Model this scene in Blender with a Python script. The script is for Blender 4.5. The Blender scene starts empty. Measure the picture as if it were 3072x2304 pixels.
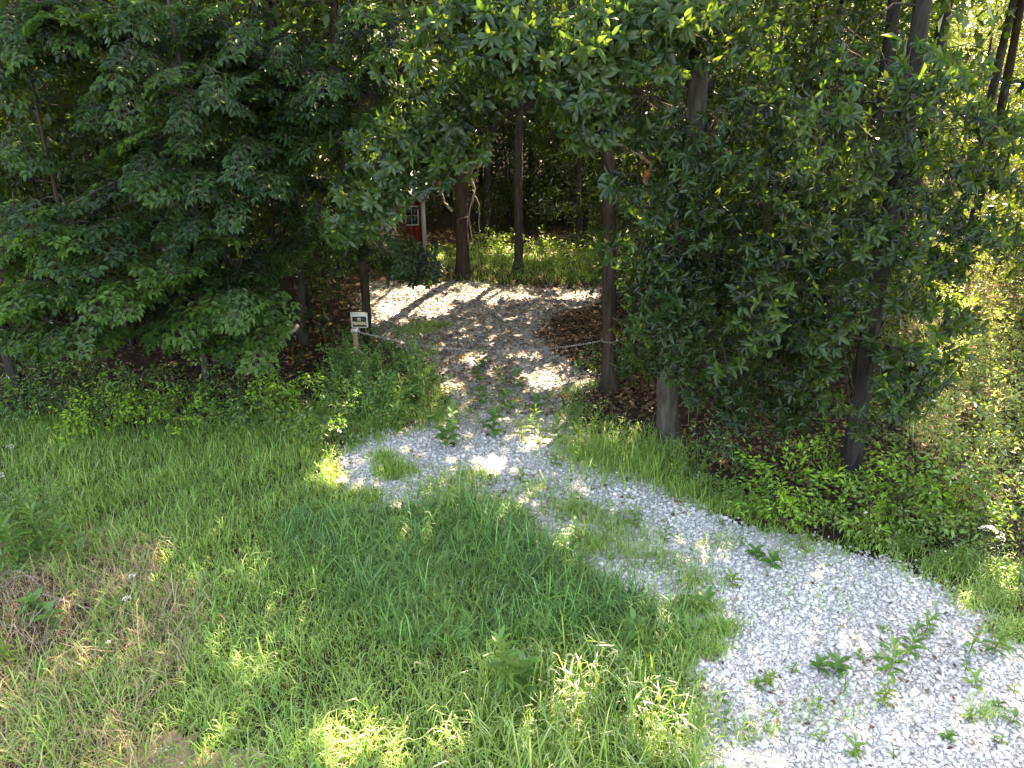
import bpy, math
import numpy as np
from mathutils import Vector, Matrix

rng = np.random.default_rng(11)
S = bpy.context.scene
COL = S.collection

# ------------------------------------------------------------------ camera
PITCH = math.radians(24.0)
CAM_H = 6.0
FPX = 2133.0                      # focal length in pixels of the 3072 px wide photograph
cam_d = bpy.data.cameras.new('camera')
cam_d.sensor_width = 36.0
cam_d.lens = 36.0 * FPX / 3072.0
cam_d.clip_end = 2000
cam = bpy.data.objects.new('camera', cam_d)
COL.objects.link(cam)
cam.location = (0, 0, CAM_H)
cam.rotation_euler = (math.pi / 2 - PITCH, 0, 0)
S.camera = cam

# ------------------------------------------------------------------ sky, sun, exposure
SUN = np.array((0.30, 0.72, 1.02)); SUN /= np.linalg.norm(SUN)
el = math.asin(SUN[2]); az = math.atan2(SUN[0], SUN[1])
w = bpy.data.worlds.new('World'); S.world = w; w.use_nodes = True
nt = w.node_tree; nt.nodes.clear()
sky = nt.nodes.new('ShaderNodeTexSky'); sky.sky_type = 'NISHITA'; sky.sun_disc = False
sky.sun_elevation = el; sky.sun_rotation = az
sky.air_density = 1.0; sky.dust_density = 1.6; sky.ozone_density = 1.0
bg = nt.nodes.new('ShaderNodeBackground'); bg.inputs[1].default_value = 0.14
wo = nt.nodes.new('ShaderNodeOutputWorld')
nt.links.new(sky.outputs[0], bg.inputs[0]); nt.links.new(bg.outputs[0], wo.inputs[0])
sd = bpy.data.lights.new('sun', 'SUN'); sd.energy = 5.0; sd.angle = math.radians(0.53); sd.color = (1.0, 0.94, 0.84)
sun = bpy.data.objects.new('sun', sd); COL.objects.link(sun)
sun.rotation_euler = Vector(SUN).to_track_quat('Z', 'Y').to_euler()
sun.location = (8, 20, 40)
S.view_settings.view_transform = 'Standard'; S.view_settings.look = 'None'
S.view_settings.gamma = 1.0; S.view_settings.exposure = 3.5
S.view_settings.use_white_balance = True; S.view_settings.white_balance_temperature = 9000; S.view_settings.white_balance_tint = 14
S.render.engine = 'CYCLES'
cy = S.cycles
cy.max_bounces = 6; cy.diffuse_bounces = 4; cy.glossy_bounces = 2; cy.transmission_bounces = 4
cy.transparent_max_bounces = 4; cy.sample_clamp_indirect = 6.0; cy.sample_clamp_direct = 0
cy.caustics_reflective = False; cy.caustics_refractive = False
cy.use_denoising = True
try:
    cy.denoiser = 'OPENIMAGEDENOISE'; cy.denoising_prefilter = 'ACCURATE'; cy.denoising_input_passes = 'RGB_ALBEDO_NORMAL'
except Exception:
    pass

# ------------------------------------------------------------------ pixels <-> place
ct, st = math.cos(PITCH), math.sin(PITCH)
def ray(px, py):
    dx = (np.asarray(px, float) - 1536) / FPX; dy = -(np.asarray(py, float) - 1152) / FPX
    return np.stack([dx, ct + dy * st, -st + dy * ct], -1)
def gz(x, y):
    x = np.asarray(x, float); y = np.asarray(y, float)
    z = 0.045 * np.sin(x * 0.9 + 0.6) * np.cos(y * 0.7 + 1.1) + 0.02 * np.sin(2.3 * x + 1.7 * y) + 0.012 * np.sin(5.1 * x - 4.3 * y + 1)
    z = z + 0.16 * np.exp(-(((x + 0.6) / 1.6) ** 2 + ((y - 7.6) / 1.0) ** 2))
    z = z + 0.12 * np.exp(-(((x - 5.6) / 1.4) ** 2 + ((y - 8.6) / 2.0) ** 2))
    return z
def G(px, py):                     # pixel -> point on the ground
    d = ray(px, py); t = -CAM_H / d[..., 2]
    p = d * t[..., None] + np.array((0, 0, CAM_H))
    for _ in range(3):
        t = (gz(p[..., 0], p[..., 1]) - CAM_H) / d[..., 2]
        p = d * t[..., None] + np.array((0, 0, CAM_H))
    return p
def P(px, py, Y):                  # pixel -> point at forward distance Y
    d = ray(px, py); t = np.asarray(Y, float) / d[..., 1]
    return d * t[..., None] + np.array((0, 0, CAM_H))
def proj(p):
    q = p - np.array((0, 0, CAM_H))
    f = q[..., 1] * ct - q[..., 2] * st; u = q[..., 1] * st + q[..., 2] * ct
    f = np.where(f < 0.1, 0.1, f)
    return 1536 + FPX * q[..., 0] / f, 1152 - FPX * u / f
def inpoly(x, y, poly):
    x = np.asarray(x); y = np.asarray(y); r = np.zeros(x.shape, bool)
    n = len(poly)
    for i in range(n):
        x0, y0 = poly[i]; x1, y1 = poly[(i + 1) % n]
        c = ((y0 > y) != (y1 > y))
        with np.errstate(divide='ignore', invalid='ignore'):
            xi = (x1 - x0) * (y - y0) / (y1 - y0) + x0
        r ^= c & (x < xi)
    return r
def gpoly(pts): return [tuple(G(a, b)[:2]) for a, b in pts]
def snoise(x, y, s=1.0, k=0.0):
    x = x * s; y = y * s
    return (np.sin(1.3 * x + 0.7 * y + k) + np.sin(-0.8 * x + 1.9 * y + 1.3 * k + 2) + np.sin(2.3 * x - 1.4 * y + 2.1 * k + 4) * 0.7
            + np.sin(3.7 * x + 3.1 * y + 0.7 * k) * 0.5) / 3.2
def unit(v):
    v = np.asarray(v, float)
    return v / np.maximum(np.linalg.norm(v, axis=-1, keepdims=True), 1e-9)

# where the sun comes through the canopy: (px, py, rx, ry) of the lit patches on the ground
PATCH = [(1240, 908, 150, 46), (1180, 935, 80, 40), (1440, 886, 90, 26), (1560, 888, 60, 20), (1730, 890, 90, 16), (1330, 866, 80, 9),
         (1600, 768, 150, 16), (1330, 775, 70, 10), (1480, 760, 60, 12), (1230, 735, 60, 14), (1900, 800, 110, 22), (1120, 800, 90, 16), (1000, 770, 70, 14),
         (1650, 1140, 100, 30), (1755, 1150, 50, 26), (1400, 1075, 60, 20), (1330, 1170, 55, 20), (1560, 1075, 40, 14),
         (1480, 1395, 70, 34), (1650, 1325, 140, 26), (1860, 1335, 70, 40), (1160, 1380, 60, 20),
         (985, 1420, 60, 60), (700, 2060, 110, 60), (1120, 2275, 230, 85), (1680, 2150, 110, 60), (1870, 2220, 130, 60), (1980, 2290, 90, 40), (1700, 2290, 80, 34), (1500, 2290, 130, 50), (300, 2280, 60, 30), (470, 1960, 40, 20), (2230, 2290, 150, 50),
         (2850, 1040, 190, 120), (2950, 1160, 150, 100), (2800, 1260, 100, 130), (2950, 1470, 130, 90), (3020, 1770, 90, 70), (2740, 950, 110, 60),
         (3000, 900, 150, 60), (2650, 820, 130, 50), (2900, 760, 180, 40), (2400, 760, 140, 30), (2150, 770, 90, 20)]
def sunlit(p):
    g = p - SUN * (p[..., 2:3] / SUN[2])
    x, y = proj(g)
    nz = snoise(g[..., 0], g[..., 1], 2.6) * 0.45 + snoise(g[..., 0], g[..., 1], 7.0, 2) * 0.45 - .05
    r = np.zeros(x.shape, bool)
    for a, b, rx, ry in PATCH:
        r |= ((x - a) / rx) ** 2 + ((y - b) / ry) ** 2 < 1 + nz
    return r & (g[..., 1] > 3)

# ------------------------------------------------------------------ mesh helpers
class MB:
    def __init__(s): s.V = []; s.Q = []; s.T = []; s.qm = []; s.tm = []; s.C = []; s.n = 0
    def add(s, V, Q=None, T=None, m=0, tint=None):
        V = np.asarray(V, float).reshape(-1, 3)
        if not len(V): return
        if Q is not None and len(Q): s.Q.append(np.asarray(Q, int) + s.n); s.qm.append(np.full(len(Q), m))
        if T is not None and len(T): s.T.append(np.asarray(T, int) + s.n); s.tm.append(np.full(len(T), m))
        s.V.append(V)
        if tint is None: tint = np.full((len(V), 2), 0.5)
        s.C.append(np.asarray(tint, float)); s.n += len(V)
    def build(s, name, mats, parent=None, smooth=False):
        if not s.n: return None
        V = np.concatenate(s.V); C = np.concatenate(s.C)
        Q = np.concatenate(s.Q) if s.Q else np.zeros((0, 4), int); T = np.concatenate(s.T) if s.T else np.zeros((0, 3), int)
        mi = np.concatenate([np.concatenate(s.qm) if s.qm else np.zeros(0), np.concatenate(s.tm) if s.tm else np.zeros(0)]).astype(np.int32)
        if parent is not None: V = V - np.array(parent.location)
        me = bpy.data.meshes.new(name)
        me.vertices.add(len(V)); me.vertices.foreach_set('co', V.astype(np.float32).ravel())
        li = np.concatenate([Q.ravel(), T.ravel()]).astype(np.int32)
        me.loops.add(len(li)); me.loops.foreach_set('vertex_index', li)
        ls = np.concatenate([np.arange(len(Q)) * 4, len(Q) * 4 + np.arange(len(T)) * 3]).astype(np.int32)
        me.polygons.add(len(ls)); me.polygons.foreach_set('loop_start', ls)
        me.polygons.foreach_set('material_index', mi)
        if smooth: me.polygons.foreach_set('use_smooth', np.ones(len(ls), bool))
        at = me.attributes.new('tint', 'FLOAT_COLOR', 'POINT')
        c4 = np.zeros((len(V), 4), np.float32); c4[:, :2] = C; c4[:, 3] = 1
        at.data.foreach_set('color', c4.ravel())
        me.update(calc_edges=True)
        for m in (mats if isinstance(mats, (list, tuple)) else [mats]): me.materials.append(m)
        o = bpy.data.objects.new(name, me); COL.objects.link(o)
        if parent is not None: o.parent = parent
        return o
def empty(name, loc, label=None, cat=None, group=None):
    o = bpy.data.objects.new(name, None); COL.objects.link(o); o.location = loc; o.empty_display_size = 0.1
    return tag(o, label, cat, group)
def tag(o, label=None, cat=None, group=None, kind=None):
    if label: o['label'] = label
    if cat: o['category'] = cat
    if group: o['group'] = group
    if kind: o['kind'] = kind
    return o
def box(mb, c, h, R=None, m=0, tint=None):
    c = np.asarray(c, float); h = np.asarray(h, float)
    v = np.array([(x, y, z) for z in (-1, 1) for y in (-1, 1) for x in (-1, 1)], float) * h
    if R is not None: v = v @ np.asarray(R).T
    mb.add(v + c, [(0, 2, 3, 1), (4, 5, 7, 6), (0, 1, 5, 4), (2, 6, 7, 3), (0, 4, 6, 2), (1, 3, 7, 5)], m=m, tint=tint)
def tube(mb, pts, rad, n=8, m=0, cap=True, ridge=0.0, tint=None, seed=0):
    pts = np.asarray(pts, float); k = len(pts); rad = np.broadcast_to(np.asarray(rad, float), (k,))
    tan = unit(np.gradient(pts, axis=0))
    ref = np.array((0.0, 1.0, 0.0)) if abs(tan[0, 1]) < 0.9 else np.array((1.0, 0, 0))
    a = np.linspace(0, 2 * np.pi, n, endpoint=False)
    u = unit(np.cross(tan, ref)); v = np.cross(tan, u)
    rr = rad[:, None] * np.ones((1, n))
    if ridge:
        r2 = np.random.default_rng(seed)
        col = r2.normal(0, 1, n); fld = r2.normal(0, 1, (k, n))
        rr = rr * (1 + ridge * (0.7 * col[None] + 0.6 * fld))
    V = pts[:, None] + rr[..., None] * (np.cos(a)[None, :, None] * u[:, None] + np.sin(a)[None, :, None] * v[:, None])
    i = np.arange(k - 1)[:, None] * n; j = np.arange(n)[None]; j2 = (j + 1) % n
    Q = np.stack([i + j, i + j2, i + n + j2, i + n + j], -1).reshape(-1, 4)
    V = V.reshape(-1, 3); T = None
    if cap:
        V = np.concatenate([V, pts[-1:], pts[:1]]); e = (k - 1) * n
        T = [(e + q, e + (q + 1) % n, k * n) for q in range(n)] + [((q + 1) % n, q, k * n + 1) for q in range(n)]
    mb.add(V, Q, T, m=m, tint=tint)
def sticks(mb, A, B, ra, rb, m=0):        # many thin 3-sided twigs
    A = np.asarray(A, float); B = np.asarray(B, float)
    if not len(A): return
    t = unit(B - A); ref = np.where(np.abs(t[:, 2:3]) < 0.9, np.array([[0, 0, 1.0]]), np.array([[1.0, 0, 0]]))
    u = unit(np.cross(t, ref)); v = np.cross(t, u)
    ra = np.broadcast_to(np.asarray(ra, float), (len(A),)); rb = np.broadcast_to(np.asarray(rb, float), (len(A),))
    ring = []
    for base, r in ((A, ra), (B, rb)):
        for k in range(3):
            ring.append(base + r[:, None] * (math.cos(k * 2.0944) * u + math.sin(k * 2.0944) * v))
    V = np.stack(ring, 1).reshape(-1, 3); b = np.arange(len(A))[:, None] * 6
    Q = np.concatenate([b + np.array([[k, (k + 1) % 3, 3 + (k + 1) % 3, 3 + k]]) for k in range(3)])
    mb.add(V, Q, m=m)
LEAFT = {  # (along, side, lift) and faces
    'lo': (np.array([(0, 0, 0), (.42, .5, .10), (1, 0, -.08), (.42, -.5, .10)]), [], [(0, 1, 2), (0, 2, 3)]),
    'mid': (np.array([(0, 0, 0), (.28, .45, .10), (.66, .42, .08), (1, 0, -.16), (.66, -.42, .08), (.28, -.45, .10)]), [(0, 1, 2, 3), (0, 3, 4, 5)], []),
    'hi': (np.array([(0, 0, 0), (.30, .42, .09), (.34, 0, .03), (.30, -.42, .09), (.66, .44, .03), (.70, 0, -.05), (.66, -.44, .03), (1, 0, -.22)]),
           [(1, 4, 5, 2), (2, 5, 6, 3)], [(0, 1, 2), (0, 2, 3), (4, 7, 5), (5, 7, 6)]),
}
def leaves(mb, pos, d, nrm, L, W, kind='mid', m=0, tint=None):
    N = len(pos)
    if not N: return
    tp, q, t = LEAFT[kind]; k = len(tp)
    d = unit(d); side = unit(np.cross(d, nrm)); nn = np.cross(side, d)
    L = np.broadcast_to(np.asarray(L, float), (N,))[:, None, None]; W = np.broadcast_to(np.asarray(W, float), (N,))[:, None, None]
    V = pos[:, None] + d[:, None] * (L * tp[None, :, 0:1]) + side[:, None] * (W * tp[None, :, 1:2]) + nn[:, None] * (np.where(tp[:, 2] > 0, 1, 0)[None, :, None] * W * tp[None, :, 2:3] * 2 + np.where(tp[:, 2] < 0, 1, 0)[None, :, None] * L * tp[None, :, 2:3])
    b = (np.arange(N) * k)[:, None, None]
    Q = (b + np.array(q, int).reshape(1, -1, 4)).reshape(-1, 4) if q else None
    T = (b + np.array(t, int).reshape(1, -1, 3)).reshape(-1, 3) if t else None
    if tint is None: tint = rng.random((N, 2))
    mb.add(V.reshape(-1, 3), Q, T, m=m, tint=np.repeat(tint, k, 0))

# ------------------------------------------------------------------ materials
def mat(name):
    m = bpy.data.materials.new(name); m.use_nodes = True; n = m.node_tree.nodes; n.clear()
    return m, n, m.node_tree.links
def leaf_mat(name, a, b, ta, tb, gloss=0.10, rough=0.38, glossc=(1, 1, 1), lo=0.55, hi=1.35):
    m, n, l = mat(name)
    at = n.new('ShaderNodeAttribute'); at.attribute_name = 'tint'
    sp = n.new('ShaderNodeSeparateColor'); l.new(at.outputs['Color'], sp.inputs[0])
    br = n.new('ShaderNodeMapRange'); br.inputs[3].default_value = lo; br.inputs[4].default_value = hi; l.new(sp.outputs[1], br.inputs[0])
    def col(c0, c1):
        mx = n.new('ShaderNodeMix'); mx.data_type = 'RGBA'; mx.inputs[6].default_value = (*c0, 1); mx.inputs[7].default_value = (*c1, 1)
        l.new(sp.outputs[0], mx.inputs[0])
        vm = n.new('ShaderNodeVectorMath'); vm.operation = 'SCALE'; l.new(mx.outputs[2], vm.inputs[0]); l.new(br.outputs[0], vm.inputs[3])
        return vm.outputs[0]
    df = n.new('ShaderNodeBsdfDiffuse'); l.new(col(a, b), df.inputs[0])
    tr = n.new('ShaderNodeBsdfTranslucent'); l.new(col(ta, tb), tr.inputs[0])
    ad = n.new('ShaderNodeAddShader'); l.new(df.outputs[0], ad.inputs[0]); l.new(tr.outputs[0], ad.inputs[1])
    gl = n.new('ShaderNodeBsdfGlossy'); gl.inputs['Roughness'].default_value = rough; gl.inputs[0].default_value = (*glossc, 1)
    lw = n.new('ShaderNodeLayerWeight'); lw.inputs[0].default_value = 0.35
    mr = n.new('ShaderNodeMapRange'); mr.inputs[3].default_value = gloss * 0.5; mr.inputs[4].default_value = gloss * 2.6; l.new(lw.outputs[0], mr.inputs[0])
    mx = n.new('ShaderNodeMixShader'); l.new(mr.outputs[0], mx.inputs[0]); l.new(ad.outputs[0], mx.inputs[1]); l.new(gl.outputs[0], mx.inputs[2])
    o = n.new('ShaderNodeOutputMaterial'); l.new(mx.outputs[0], o.inputs[0])
    return m
def solid(name, c0, c1, scale=8, rough=0.85, bump=0.0, stretch=(1, 1, 1), use_tint=False, spec=0.3, detail=5, c2=None, coord='Object', voro=0):
    m, n, l = mat(name)
    tc = n.new('ShaderNodeTexCoord'); mp = n.new('ShaderNodeMapping'); mp.inputs['Scale'].default_value = stretch
    l.new(tc.outputs[coord], mp.inputs[0])
    no = n.new('ShaderNodeTexNoise'); no.inputs['Scale'].default_value = scale; no.inputs['Detail'].default_value = detail; no.inputs['Roughness'].default_value = 0.65
    l.new(mp.outputs[0], no.inputs[0])
    rp = n.new('ShaderNodeValToRGB'); rp.color_ramp.elements[0].position = 0.3; rp.color_ramp.elements[1].position = 0.7
    rp.color_ramp.elements[0].color = (*c0, 1); rp.color_ramp.elements[1].color = (*c1, 1)
    if c2:
        e = rp.color_ramp.elements.new(0.5); e.color = (*c2, 1)
    l.new(no.outputs[0], rp.inputs[0]); colr = rp.outputs[0]
    if use_tint:
        at = n.new('ShaderNodeAttribute'); at.attribute_name = 'tint'
        sp = n.new('ShaderNodeSeparateColor'); l.new(at.outputs['Color'], sp.inputs[0])
        br = n.new('ShaderNodeMapRange'); br.inputs[3].default_value = 0.35; br.inputs[4].default_value = 1.38; l.new(sp.outputs[1], br.inputs[0])
        vm = n.new('ShaderNodeVectorMath'); vm.operation = 'SCALE'; l.new(colr, vm.inputs[0]); l.new(br.outputs[0], vm.inputs[3]); colr = vm.outputs[0]
    p = n.new('ShaderNodeBsdfPrincipled'); p.inputs['Roughness'].default_value = rough; p.inputs['Specular IOR Level'].default_value = spec
    l.new(colr, p.inputs['Base Color'])
    if bump:
        b = n.new('ShaderNodeBump'); b.inputs['Strength'].default_value = bump; b.inputs['Distance'].default_value = 0.03
        src = no.outputs[0]
        if voro:
            vo = n.new('ShaderNodeTexVoronoi'); vo.inputs['Scale'].default_value = voro; l.new(mp.outputs[0], vo.inputs[0]); src = vo.outputs[0]
        l.new(src, b.inputs['Height']); l.new(b.outputs[0], p.inputs['Normal'])
    o = n.new('ShaderNodeOutputMaterial'); l.new(p.outputs[0], o.inputs[0])
    return m
M = {}
M['oak'] = leaf_mat('oak_leaf', (.011, .027, .009), (.025, .044, .010), (.030, .060, .006), (.08, .11, .008), gloss=.030, rough=.34, lo=.25, hi=1.65)
M['layer'] = leaf_mat('layered_leaf', (.0095, .024, .009), (.026, .054, .010), (.026, .060, .006), (.065, .11, .008), gloss=.026, rough=.42, lo=.25, hi=1.7)
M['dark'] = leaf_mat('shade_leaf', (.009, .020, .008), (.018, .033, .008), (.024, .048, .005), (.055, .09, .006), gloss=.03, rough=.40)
M['back'] = leaf_mat('backwoods_leaf', (.018, .036, .008), (.036, .050, .008), (.042, .078, .006), (.11, .13, .010), gloss=.075, rough=.26)
M['canopy'] = leaf_mat('canopy_leaf', (.022, .046, .014), (.036, .060, .014), (.04, .075, .008), (.08, .12, .010), gloss=.06, rough=.45)
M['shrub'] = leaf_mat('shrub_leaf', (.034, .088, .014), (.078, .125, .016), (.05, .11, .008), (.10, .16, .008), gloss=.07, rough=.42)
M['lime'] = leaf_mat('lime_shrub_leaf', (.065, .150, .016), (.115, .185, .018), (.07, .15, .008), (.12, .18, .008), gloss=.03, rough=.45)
M['pale'] = leaf_mat('sun_tinted_leaf', (.075, .115, .028), (.145, .165, .055), (.07, .12, .012), (.13, .16, .03), gloss=.05, rough=.35)  # paler leaf colour, with the full sun on the scrub put into it
M['weed'] = leaf_mat('weed_leaf', (.034, .100, .020), (.072, .135, .022), (.04, .10, .008), (.08, .15, .010), gloss=.05, rough=.5)
M['grass'] = leaf_mat('grass_blade', (.105, .220, .045), (.215, .295, .056), (.06, .15, .014), (.12, .18, .016), gloss=.03, rough=.5, lo=.55, hi=1.3)
M['tallgrass'] = leaf_mat('tall_grass_blade', (.055, .150, .040), (.105, .190, .040), (.04, .12, .012), (.08, .15, .012), gloss=.03, rough=.42, lo=.3, hi=1.6)
M['foxtail'] = leaf_mat('foxtail_blade', (.085, .175, .026), (.15, .21, .030), (.07, .15, .010), (.14, .19, .012), gloss=.06, rough=.45)
M['dry'] = leaf_mat('dry_grass_blade', (.15, .10, .05), (.32, .25, .15), (.10, .07, .02), (.16, .12, .05), gloss=.02, rough=.6)
M['litter'] = leaf_mat('dead_leaf', (.075, .034, .018), (.20, .125, .075), (.03, .012, .004), (.06, .035, .012), gloss=.03, rough=.6)
M['greylitter'] = leaf_mat('grey_shaded_leaf', (.070, .060, .043), (.15, .13, .095), (.02, .015, .008), (.04, .03, .018), gloss=.02, rough=.6)  # grey-brown drive leaves, darkened further to hold the shade there
M['white'] = leaf_mat('white_floret', (.62, .62, .55), (.75, .74, .66), (.10, .10, .07), (.15, .15, .1), gloss=.01, rough=.7, lo=.85, hi=1.05)
M['seed'] = leaf_mat('foxtail_bristle', (.22, .23, .10), (.34, .32, .16), (.10, .10, .04), (.15, .14, .06), gloss=.02, rough=.7)
M['bark'] = solid('brown_bark', (.016, .012, .009), (.066, .050, .038), 14, .95, .9, (1, 1, .16), spec=.1)
M['barkred'] = solid('reddish_bark', (.035, .020, .014), (.11, .066, .045), 14, .95, .9, (1, 1, .16), spec=.1)
M['barkdark'] = solid('dark_furrowed_bark', (.010, .009, .008), (.045, .040, .037), 15, .95, 1.0, (1, 1, .14), spec=.1)
M['barkgrey'] = solid('grey_bark', (.022, .019, .016), (.082, .072, .060), 12, .95, .8, (1, 1, .2), spec=.1)
M['barkpale'] = solid('pale_lichened_bark', (.028, .025, .021), (.15, .14, .122), 13, .95, 1.0, (1, 1, .18), spec=.1)
M['twig'] = solid('twig_bark', (.035, .027, .02), (.09, .07, .055), 10, .9, 0, spec=.15)
M['deadwood'] = solid('dead_wood', (.13, .105, .08), (.30, .26, .21), 16, .9, .6, (1, 1, .2), spec=.15)
M['deadred'] = solid('rusty_dead_wood', (.20, .085, .045), (.34, .17, .09), 16, .9, .6, (1, 1, .2), spec=.15)
M['ground'] = solid('leaf_litter_soil', (.022, .015, .011), (.064, .040, .026), 3.0, .95, .8, c2=(.038, .025, .017), spec=.1, detail=8)
M['soil'] = solid('tan_bare_soil', (.17, .11, .068), (.34, .245, .165), 16, .95, 1.0, spec=.1, detail=8)
M['gravelbase'] = solid('limestone_grit', (.29, .27, .245), (.50, .475, .44), 34, .9, 1.0, c2=(.40, .38, .35), spec=.2, detail=6, voro=34)
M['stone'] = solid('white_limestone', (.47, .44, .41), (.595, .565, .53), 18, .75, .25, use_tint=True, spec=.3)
M['stem'] = leaf_mat('green_stem', (.07, .13, .035), (.13, .15, .05), (.01, .02, .0), (.02, .03, .0), gloss=.04, rough=.5)

# ------------------------------------------------------------------ the setting: ground, drive, bare soil
def axis(lo, hi, fine_lo, fine_hi, step, grow=1.35):
    a = list(np.arange(fine_lo, fine_hi + 1e-6, step)); s = step
    while a[-1] < hi: s *= grow; a.append(a[-1] + s)
    s = step
    while a[0] > lo: s *= grow; a.insert(0, a[0] - s)
    return np.array(a)
gx = axis(-400, 400, -14, 14, .33); gy = axis(-60, 500, 2, 28, .33)
X, Y = np.meshgrid(gx, gy); fade = np.exp(-np.maximum(0, Y - 40) / 30)
mb = MB(); nx = len(gx)
i = (np.arange(len(gy) - 1)[:, None] * nx + np.arange(nx - 1)[None]).ravel()
mb.add(np.stack([X, Y, gz(X, Y)], -1), np.stack([i, i + 1, i + nx + 1, i + nx], -1))
tag(mb.build('ground', M['ground'], smooth=True), 'brown leaf-strewn soil under the trees and grass', kind='structure')

DRIVE_PX = [(2080, 2600), (3500, 2600), (3500, 2060), (3072, 1935), (2900, 1780), (2680, 1700), (2360, 1605), (2160, 1555), (2000, 1455), (1850, 1350),
            (1690, 1275), (1700, 1190), (1790, 1150), (1690, 1080), (1610, 1000), (1640, 950), (1800, 905), (1800, 868), (1450, 850), (1300, 845), (1090, 850),
            (1085, 930), (1110, 1000), (1250, 1070), (1330, 1130), (1350, 1230), (1250, 1290), (1150, 1290), (1025, 1350), (1020, 1480), (1130, 1540), (1400, 1500),
            (1560, 1560), (1700, 1690), (1850, 1760), (2050, 1880), (2100, 2080)]
DRIVE = gpoly(DRIVE_PX)
def in_drive(x, y, ed=0.16):
    ex = ed * snoise(x, y, 3.1, 1) + .09 * snoise(x, y, 11., 2); ey = ed * snoise(x, y, 3.3, 5) + .09 * snoise(x, y, 12., 7)
    return inpoly(x + ex, y + ey, DRIVE)
def sheet(name, poly, z, m, label, step=.1, ed=.12):
    xs = [p[0] for p in poly]; ys = [p[1] for p in poly]
    ax = np.arange(min(xs) - .3, max(xs) + .3, step); ay = np.arange(min(ys) - .3, max(ys) + .3, step)
    X, Y = np.meshgrid(ax, ay); n = len(ax)
    cx = X + step / 2; cyy = Y + step / 2
    ok = inpoly(cx + ed * snoise(cx, cyy, 3.1, 1) + .4 * ed * snoise(cx, cyy, 17., 3), cyy + ed * snoise(cx, cyy, 3.3, 5) + .4 * ed * snoise(cx, cyy, 19., 8), poly)[:-1, :-1].ravel()
    i = (np.arange(len(ay) - 1)[:, None] * n + np.arange(n - 1)[None]).ravel()[ok]
    Q = np.stack([i, i + 1, i + n + 1, i + n], -1)
    V = np.stack([X, Y, gz(X, Y) + z], -1).reshape(-1, 3)
    used = np.unique(Q); mp = np.full(len(V), -1); mp[used] = np.arange(len(used))
    mb = MB(); mb.add(V[used], mp[Q])
    return tag(mb.build(name, m, smooth=True), label, kind='structure')
drive = sheet('gravel_drive', DRIVE, .012, M['gravelbase'], 'pale limestone gravel drive curving up into the clearing')
SOIL = gpoly([(380, 2262), (450, 2205), (560, 2210), (620, 2245), (700, 2235), (780, 2262), (850, 2320), (860, 2420), (340, 2420), (320, 2320)])
sheet('bare_soil', SOIL, .008, M['soil'], 'tan patch of bare soil at the edge of the grass', step=.02, ed=.16)

# ------------------------------------------------------------------ gravel stones
ico = []
ph = (1 + 5 ** .5) / 2
for a in (-1, 1):
    for b in (-ph, ph): ico += [(0, a, b), (a, b, 0), (b, 0, a)]
ico = unit(np.array(ico, float))
def facet(v, r):                   # knock flat faces onto a pebble
    v = v.copy()
    for _ in range(5):
        n_ = unit(r.normal(0, 1, v.shape[:-2] + (1, 3))); d = (v * n_).sum(-1, keepdims=True); lim = r.uniform(.35, .7, v.shape[:-2] + (1, 1))
        v = v - np.maximum(d - lim, 0) * n_
    return v
def hull_faces(v):
    f = []
    for a in range(12):
        for b in range(a + 1, 12):
            for c in range(b + 1, 12):
                if max(np.linalg.norm(v[a] - v[b]), np.linalg.norm(v[b] - v[c]), np.linalg.norm(v[a] - v[c])) < 1.1:
                    nrm = np.cross(v[b] - v[a], v[c] - v[a]); f.append((a, b, c) if nrm @ v[a] > 0 else (a, c, b))
    return np.array(f)
icof = hull_faces(ico)
def rotmats(N, tilt=.5):
    a = rng.uniform(0, 2 * np.pi, N); t = rng.normal(0, tilt, N); b = rng.uniform(0, 2 * np.pi, N)
    def rz(a):
        z = np.zeros((len(a), 3, 3)); z[:, 0, 0] = np.cos(a); z[:, 0, 1] = -np.sin(a); z[:, 1, 0] = np.sin(a); z[:, 1, 1] = np.cos(a); z[:, 2, 2] = 1; return z
    rx = np.zeros((N, 3, 3)); rx[:, 0, 0] = 1; rx[:, 1, 1] = np.cos(t); rx[:, 1, 2] = -np.sin(t); rx[:, 2, 1] = np.sin(t); rx[:, 2, 2] = np.cos(t)
    return rz(a) @ rx @ rz(b)
def scatter(poly, dens, margin=0.0):
    xs = [p[0] for p in poly]; ys = [p[1] for p in poly]
    n = int((max(xs) - min(xs)) * (max(ys) - min(ys)) * dens)
    return rng.uniform(min(xs), max(xs), n), rng.uniform(min(ys), max(ys), n)
sx, sy = scatter(DRIVE, 1620)
jit = np.where(sy > 11, .22, .10); ok = in_drive(sx + rng.normal(0, 1, len(sx)) * jit, sy + rng.normal(0, 1, len(sx)) * jit) & (sy < 22)
keep = np.where(sy < 8, 1.0, np.where(sy < 11, .52, np.where(sy < 14, .34, .16)))
ok &= rng.random(len(sx)) < keep
px, py = proj(np.stack([sx, sy, 0 * sx], -1)); ok &= (px > -150) & (px < 3230) & (py < 2420)
sx, sy = sx[ok], sy[ok]; N = len(sx)
size = rng.gamma(5, 1 / 5, N) * np.where(sy < 8, .0150, np.where(sy < 11, .0165, np.where(sy < 14, .019, .026)))
size = np.clip(size, .006, .036)
shape = np.stack([rng.uniform(.9, 1.45, N), rng.uniform(.75, 1.1, N), rng.uniform(.45, .75, N)], -1)
cube = np.array([(a, b, c) for c in (-1, 1) for b in (-1, 1) for a in (-1, 1)], float) * .74; cubef = np.array([(0, 2, 3, 1), (4, 5, 7, 6), (0, 1, 5, 4), (2, 6, 7, 3), (0, 4, 6, 2), (1, 3, 7, 5)])
Vs = cube[None] * (1 + rng.normal(0, .26, (N, 8, 3))) * (shape * size[:, None])[:, None]
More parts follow.
